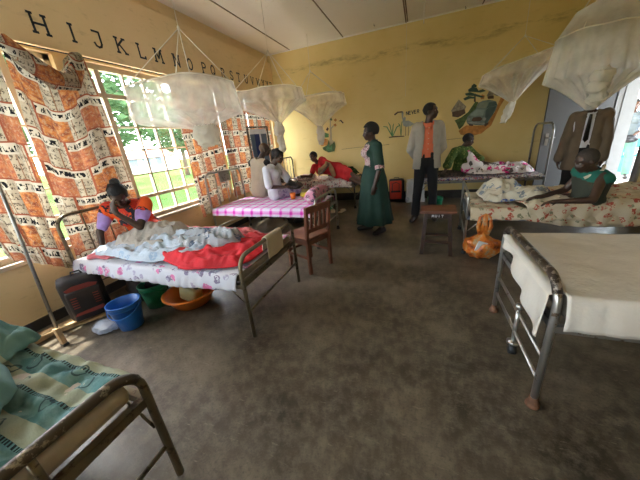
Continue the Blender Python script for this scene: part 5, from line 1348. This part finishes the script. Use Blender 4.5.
# 4 person in red reclining
P4 = Person('person in a red dress reclining on one elbow on the back left bed', (-1.75, 5.72, .62), {
 'pel': (-1.66, 5.72, .78), 'chest': (-2.04, 5.74, .90), 'head': (-2.17, 5.66, 1.10), '_cf': (-.15, -1, .15), '_hf': (-.35, -.9, -.15), '_hu': (-.25, .05, 1), '_pf': (0, -1, .1),
 'shR': (-2.17, 5.66, .90), 'elR': (-2.22, 5.52, .71), 'wrR': (-2.40, 5.48, .73), '_hR': (-1, 0, 0), 'shL': (-1.96, 5.70, 1.02), 'elL': (-1.80, 5.52, .94), 'wrL': (-1.90, 5.44, .80), '_hL': (-.8, -.2, -.5),
 'hpL': (-1.60, 5.68, .82), 'knL': (-1.30, 5.46, .72), 'anL': (-1.02, 5.44, .55), 'hpR': (-1.60, 5.70, .72), 'knR': (-1.30, 5.42, .63), 'anR': (-1.05, 5.36, .50), '_toeL': (.6, -.6, -.3), '_toeR': (.6, -.6, -.3)}, 'skin2', .90, True)
P4.body(); P4.shirt('red', .016, .55, 'dress')
bm = NB(); P4.leg(bm, 'L', .03, .85); P4.leg(bm, 'R', .03, .85); capsule(bm, P4.J['pel'], P4.J['pel'] + V((.12, -.04, 0)), .14, .13)
part_from('dress_skirt', bm, MAT['red'], P4.r, .012, 3, None, .014, 3)
bm = NB(); o_ = P4.o; tube(bm, [V(p) - o_ for p in ((-1.85, 5.56, 1.0), (-1.84, 5.50, .92), (-1.98, 5.50, .84), (-2.04, 5.54, .74))], [.03, .045, .05, .03], 12); part_from('wrap_cloth', bm, MAT['tanwrap'], P4.r, .01, 2, None, .012, 5)
bm = NB(); tube(bm, [V(p) - o_ for p in ((-1.80, 5.56, .98), (-1.74, 5.53, .85), (-1.68, 5.52, .68))], [.03, .05, .045], 12); part_from('wrap_cloth', bm, MAT['tanwrap'], P4.r, .01, 2, None, .012, 9)
P4.hair('hair', .012)

# 5 woman in green dress
f, l, P = stand(-.62, 4.0, 1.56, math.radians(205))
P5 = Person('woman in a long dark green dress with a floral bodice standing mid-room', (-.56, 4.0, 0), {
 'pel': P(0, 0, .53), 'chest': P(0, .0, .80), 'head': P(0, .035, .935), '_cf': tuple(f), '_hf': (-.95, -.30, -.05),
 'shL': P(.165, -.01, .815), 'elL': P(.235, -.02, .635), 'wrL': P(.235, .06, .49), '_hL': (-.15, -.1, -1), '_nL': tuple(-l), 'shR': P(-.165, -.01, .815), 'elR': P(-.22, -.02, .64), 'wrR': P(-.18, .10, .52), '_hR': (0, 0, -1), '_nR': tuple(l),
 'hpL': P(.09, 0, .50), 'knL': P(.10, -.0, .28), 'anL': P(.12, -.08, .055), 'hpR': P(-.09, 0, .50), 'knR': P(-.10, .03, .28), 'anR': P(-.12, .06, .055), '_toeL': (-.6, -.8, 0), '_toeR': (-1, -.3, 0)}, 'skin', .98, True, 1.08)
P5.body()
up_, cf_, sd_ = P5.side()
P5.shirt('greendress', .014, .95, 'dress_top', flare=.008)
def front_panel(c, P=P5):
    d = c - P.J['chest']; return not (d.dot(cf_) > .02 and abs(d.dot(sd_)) < .125 and -.28 < d.z < .045)
bm = NB(); P5.torso(bm, .019); part_from('floral_bodice', bm, MAT['bodice'], P5.r, .011, 3, front_panel, .003, 2, .003)
for a in 'LR':
    bm = NB(); e = P5.J['sh' + a].lerp(P5.J['el' + a], .95); d = (P5.J['el' + a] - P5.J['sh' + a]).normalized(); tube(bm, [e - d * .02, e + d * .03], .066, 14, caps=False); o = obj('sleeve_cuff', bm, MAT['bodice'], P5.r); md = o.modifiers.new('t', 'SOLIDIFY'); md.thickness = .004
b = V((-.62, 4.0, 0)); an = math.radians(205) + PI / 2
skirt(P5, [(b + V((0, 0, 1.02)), .15, .125, an, .0), (b + V((0, 0, .95)), .175, .145, an, .01), (b + V((0, 0, .82)), .215, .18, an, .03), (b + V((0, 0, .6)), .235, .205, an, .06), (b + V((0, 0, .38)), .26, .235, an, .09), (b + V((0, 0, .17)), .29, .275, an, .12)], 'greendress', folds=9, seed=1)
P5.shoes(); P5.hair('hair', .020)
bm = NB()
for a in (-1, 1): tube(bm, [P5.J['chest'] + V((0, 0, .10)) - cf_ * .05 + sd_ * a * .05, P5.J['chest'] + V((0, 0, .085)) + sd_ * a * .075 + cf_ * .02, P5.J['chest'] + V((0, 0, .02)) + cf_ * .105 + sd_ * a * .02], [.012, .018, .014], 8)
obj('collar', bm, MAT['bodice'], P5.r)

# 6 man in blazer
f, l, P = stand(.11, 4.66, 1.79, math.radians(-84))
P6 = Person('man in a light grey blazer and salmon shirt standing with hands behind him', (.10, 4.66, 0), {
 'pel': P(0, 0, .53), 'chest': P(0, 0, .795), 'head': P(.03, .02, .93), '_cf': tuple(f), '_hf': (.92, -.38, .05),
 'shL': P(.15, -.01, .815), 'elL': P(.225, -.07, .64), 'wrL': P(.11, -.17, .55), '_hL': (-.8, .3, -.3), '_nL': tuple(-f), 'shR': P(-.15, -.01, .815), 'elR': P(-.225, -.07, .64), 'wrR': P(-.11, -.17, .55), '_hR': (.8, .3, -.3), '_nR': tuple(-f),
 'hpL': P(.09, 0, .50), 'knL': P(.11, .01, .28), 'anL': P(.13, -.02, .05), 'hpR': P(-.09, 0, .50), 'knR': P(-.12, .02, .28), 'anR': P(-.15, .02, .05), '_toeL': (.25, -1, 0), '_toeR': (-.35, -1, 0)}, 'skin', 1.0)
P6.body(); P6.shirt('salmon', .014, .9, 'shirt', lambda c: (c - P6.J['pel']).z < .07); P6.trousers('trousers', .016); P6.shoes(); P6.hair('hair', .004)
up6, cf6, sd6 = P6.side()
def open6(c):
    d = c - P6.J['chest']; lim = .062 + max(0, -d.z - .15) * .10
    if d.z > .05: lim = .075
    return (d.dot(cf6) > 0 and abs(d.dot(sd6)) < lim) or (c - P6.J['pel']).z < -.10
low = []
pw = P6.J['pel'] + P6.o
for a in (-1, 1): low.append((pw + sd6 * a * .08 + V((0, 0, .15)), pw + sd6 * a * .09 + V((0, 0, -.12)), .108, .115))
P6.shirt('blazer', .025, 1.95, 'blazer', open6, low=low, wr=.008, thick=.008, flare=.004)
for k in range(5):
    bm = NB(); ellip(bm, P6.J['chest'] + cf6 * (.108 + .006 * (k < 4)) + V((0, 0, .02 - k * .075)), (.006,) * 3, seg=8, rings=6); obj('button', bm, MAT['string'], P6.r)
for a in (-1, 1):
    bm = NB(); c_ = P6.J['chest']; prism(bm, [(0, .085), (.05, .065), (.035, .01), (.005, -.01)], lambda u, v, t, a=a: c_ + sd6 * a * (u + .012) + V((0, 0, v)) + cf6 * (.095 + t - u * .3), 0, .008); obj('collar', bm, MAT['salmon'], P6.r)

# 7 person in green print on bed E
P7 = Person('person in a green print blouse sitting on the bed below the car mural', (.82, 5.85, .57), {
 'pel': (.76, 5.86, .66), 'chest': (.76, 5.84, .98), 'head': (.84, 5.80, 1.17), '_cf': (.75, -.65, 0), '_hf': (.85, -.5, -.2),
 'shR': (.62, 5.72, 1.0), 'elR': (.52, 5.62, .82), 'wrR': (.46, 5.58, .66), '_hR': (-.6, -.3, -.4), 'shL': (.88, 5.94, 1.0), 'elL': (1.02, 5.82, .84), 'wrL': (1.12, 5.70, .76), '_hL': (.8, -.3, 0),
 'hpR': (.80, 5.78, .66), 'knR': (1.15, 5.66, .68), 'anR': (1.42, 5.74, .63), 'hpL': (.84, 5.92, .66), 'knL': (1.16, 5.88, .70), 'anL': (1.45, 5.90, .63), '_toeL': (1, 0, .5), '_toeR': (1, 0, .5)}, 'skin', .93, True)
P7.body(); P7.shirt('greenprint', .022, 1.3, 'blouse', flare=.02, wr=.012); P7.hair('hair', .012)
bm = NB(); P7.leg(bm, 'L', .02, 1.9); P7.leg(bm, 'R', .02, 1.9); capsule(bm, V((.86, 5.76, .95)) - P7.o, V((.96, 5.68, .74)) - P7.o, .04, .10); capsule(bm, V((.82, 5.72, .70)) - P7.o, V((1.04, 5.68, .72)) - P7.o, .07, .08)
part_from('lap_cloth', bm, MAT['pinkfloral'], P7.r, .013, 3, None, .02, 3)

# 8 person in teal collar on bed F
P8 = Person('person with cropped grey hair in a teal and olive top hunched on the floral bed', (1.62, 3.42, .56), {
 'pel': (1.58, 3.32, .57), 'chest': (1.54, 3.25, .84), 'head': (1.45, 3.21, 1.00), '_cf': (-.90, -.30, -.2), '_hf': (-.93, -.2, -.30), '_hu': (-.25, 0, 1),
 'shL': (1.56, 3.13, .87), 'elL': (1.48, 3.02, .68), 'wrL': (1.25, 3.05, .665), '_hL': (-1, .1, -.1), '_nL': (0, 0, -1), 'shR': (1.51, 3.37, .87), 'elR': (1.42, 3.40, .70), 'wrR': (1.20, 3.30, .66), '_hR': (-1, -.1, -.1),
 'hpL': (1.60, 3.32, .58), 'knL': (1.34, 3.52, .58), 'anL': (1.50, 3.80, .56), 'hpR': (1.60, 3.44, .58), 'knR': (1.32, 3.62, .58), 'anR': (1.5, 3.88, .56)}, 'skin', .88, False, 1.0)
P8.body(); P8.shirt('olivevest', .018, 0, 'top')
up8, cf8, sd8 = P8.side()
def yoke(c):
    d = c - P8.J['chest']; return d.dot(up8) < .015
P8.shirt('tealvest', .021, 0, 'yoke', yoke, thick=.003)
P8.hair('greyhair', .004)
bm = NB(); tube(bm, [P8.J['chest'] + up8 * .11 - cf8 * .06 + sd8 * .03, P8.J['chest'] + up8 * .10 + sd8 * .085, P8.J['chest'] + up8 * .04 + cf8 * .10 + sd8 * .03], .014, 8); obj('collar_trim', bm, MAT['paper'], P8.r)

# 9 person in brown suit by the door
f, l, P = stand(2.21, 5.05, 1.70, math.radians(-118))
P9 = Person('person in a brown suit and dark tie standing by the grey door', (2.12, 5.05, 0), {
 'pel': P(0, 0, .53), 'chest': P(0, 0, .79), 'head': P(0, .03, .925), '_cf': tuple(f), '_hf': (-.55, -.8, -.25),
 'shR': P(-.155, -.01, .815), 'elR': P(-.21, -.02, .63), 'wrR': P(-.24, .06, .48), '_hR': (0, -.1, -1), '_nR': tuple(l), 'shL': P(.155, -.01, .815), 'elL': P(.21, -.02, .63), 'wrL': P(.22, .06, .48), '_hL': (0, 0, -1), '_nL': tuple(-l),
 'hpL': P(.09, 0, .50), 'knL': P(.10, .01, .28), 'anL': P(.11, -.02, .05), 'hpR': P(-.09, 0, .50), 'knR': P(-.10, .02, .28), 'anR': P(-.12, .02, .05)}, 'skin', 1.0)
P9.body(); P9.shirt('whiteblouse', .014, .3, 'shirt', lambda c: (c - P9.J['pel']).z < .07); P9.trousers('trousers', .018); P9.shoes(); P9.hair('hair', .004)
up9, cf9, sd9 = P9.side(); pw = P9.J['pel'] + P9.o
def open9(c):
    d = c - P9.J['chest']; lim = .05 + max(0, -d.z - .3) * .12
    return (d.dot(cf9) > 0 and -.03 < d.dot(sd9) + .0 < lim * 1.2) or (c - P9.J['pel']).z < -.24
low = [(pw + sd9 * a * .08 + V((0, 0, .15)), pw + sd9 * a * .09 + V((0, 0, -.22)), .10, .11) for a in (-1, 1)]
P9.k = .90; P9.shirt('brownsuit', .024, 1.95, 'suit_jacket', open9, low=low, wr=.008, thick=.008, flare=.004)
bm = NB(); c9 = P9.J['chest']; prism(bm, [(-.012, .065), (.012, .065), (.016, .045), (.028, -.26), (0, -.30), (-.028, -.26), (-.016, .045)], lambda u, v, t: c9 + sd9 * (u + .01) + V((0, 0, v)) + cf9 * (.112 + t), 0, .008); obj('tie', bm, MAT['navytie'] if 'navytie' in MAT else MAT['shoe'], P9.r)

# 10 woman outside the door
f, l, P = stand(4.43, 8.45, 1.66, math.radians(-110))
P10 = Person('person in a grey top and grey green trousers standing outside the doorway', (4.43, 8.45, -.08), {
 'pel': P(0, 0, .50), 'chest': P(0, 0, .76), 'head': P(0, .03, .90), '_cf': tuple(f), '_hf': tuple(f),
 'shR': P(-.175, -.01, .78), 'elR': P(-.25, -.02, .60), 'wrR': P(-.10, .18, .54), 'shL': P(.175, -.01, .78), 'elL': P(.25, -.02, .60), 'wrL': P(.10, .18, .54),
 'hpL': P(.09, 0, .47), 'knL': P(.13, .01, .25), 'anL': P(.15, -.02, .01), 'hpR': P(-.09, 0, .47), 'knR': P(-.13, .02, .25), 'anR': P(-.16, .02, .01)}, 'skin2', 1.0, True)
P10.body(voxel=.013); P10.shirt('graytop', .02, .8, 'top'); P10.trousers('greenpants', .025); P10.shoes(); P10.hair('hair', .012)
t = blobbag('shoulder_bag', 'black bag held at the waist by the person outside the doorway', 'bag', (4.32, 8.16, .74), (.17, .09, .09), 'handbag', 23)
r = thing('bench', 'teal painted bench outside behind the person in the doorway', 'bench', (5.0, 9.3, -.08), .1)
bm = NB(); box(bm, (0, 0, .42), (3.2, .4, .05)); obj('bench_seat', bm, MAT['teal'], r, False)
bm = NB(); box(bm, (0, .2, .70), (3.2, .04, .25)); obj('bench_back', bm, MAT['teal'], r, False)
for x in (-1.4, 0, 1.4):
    bm = NB(); box(bm, (x, 0, .2), (.06, .38, .4)); box(bm, (x, .2, .5), (.06, .04, .3)); obj('leg', bm, MAT['teal'], r, False)

bpy.data.scenes.remove(TS)
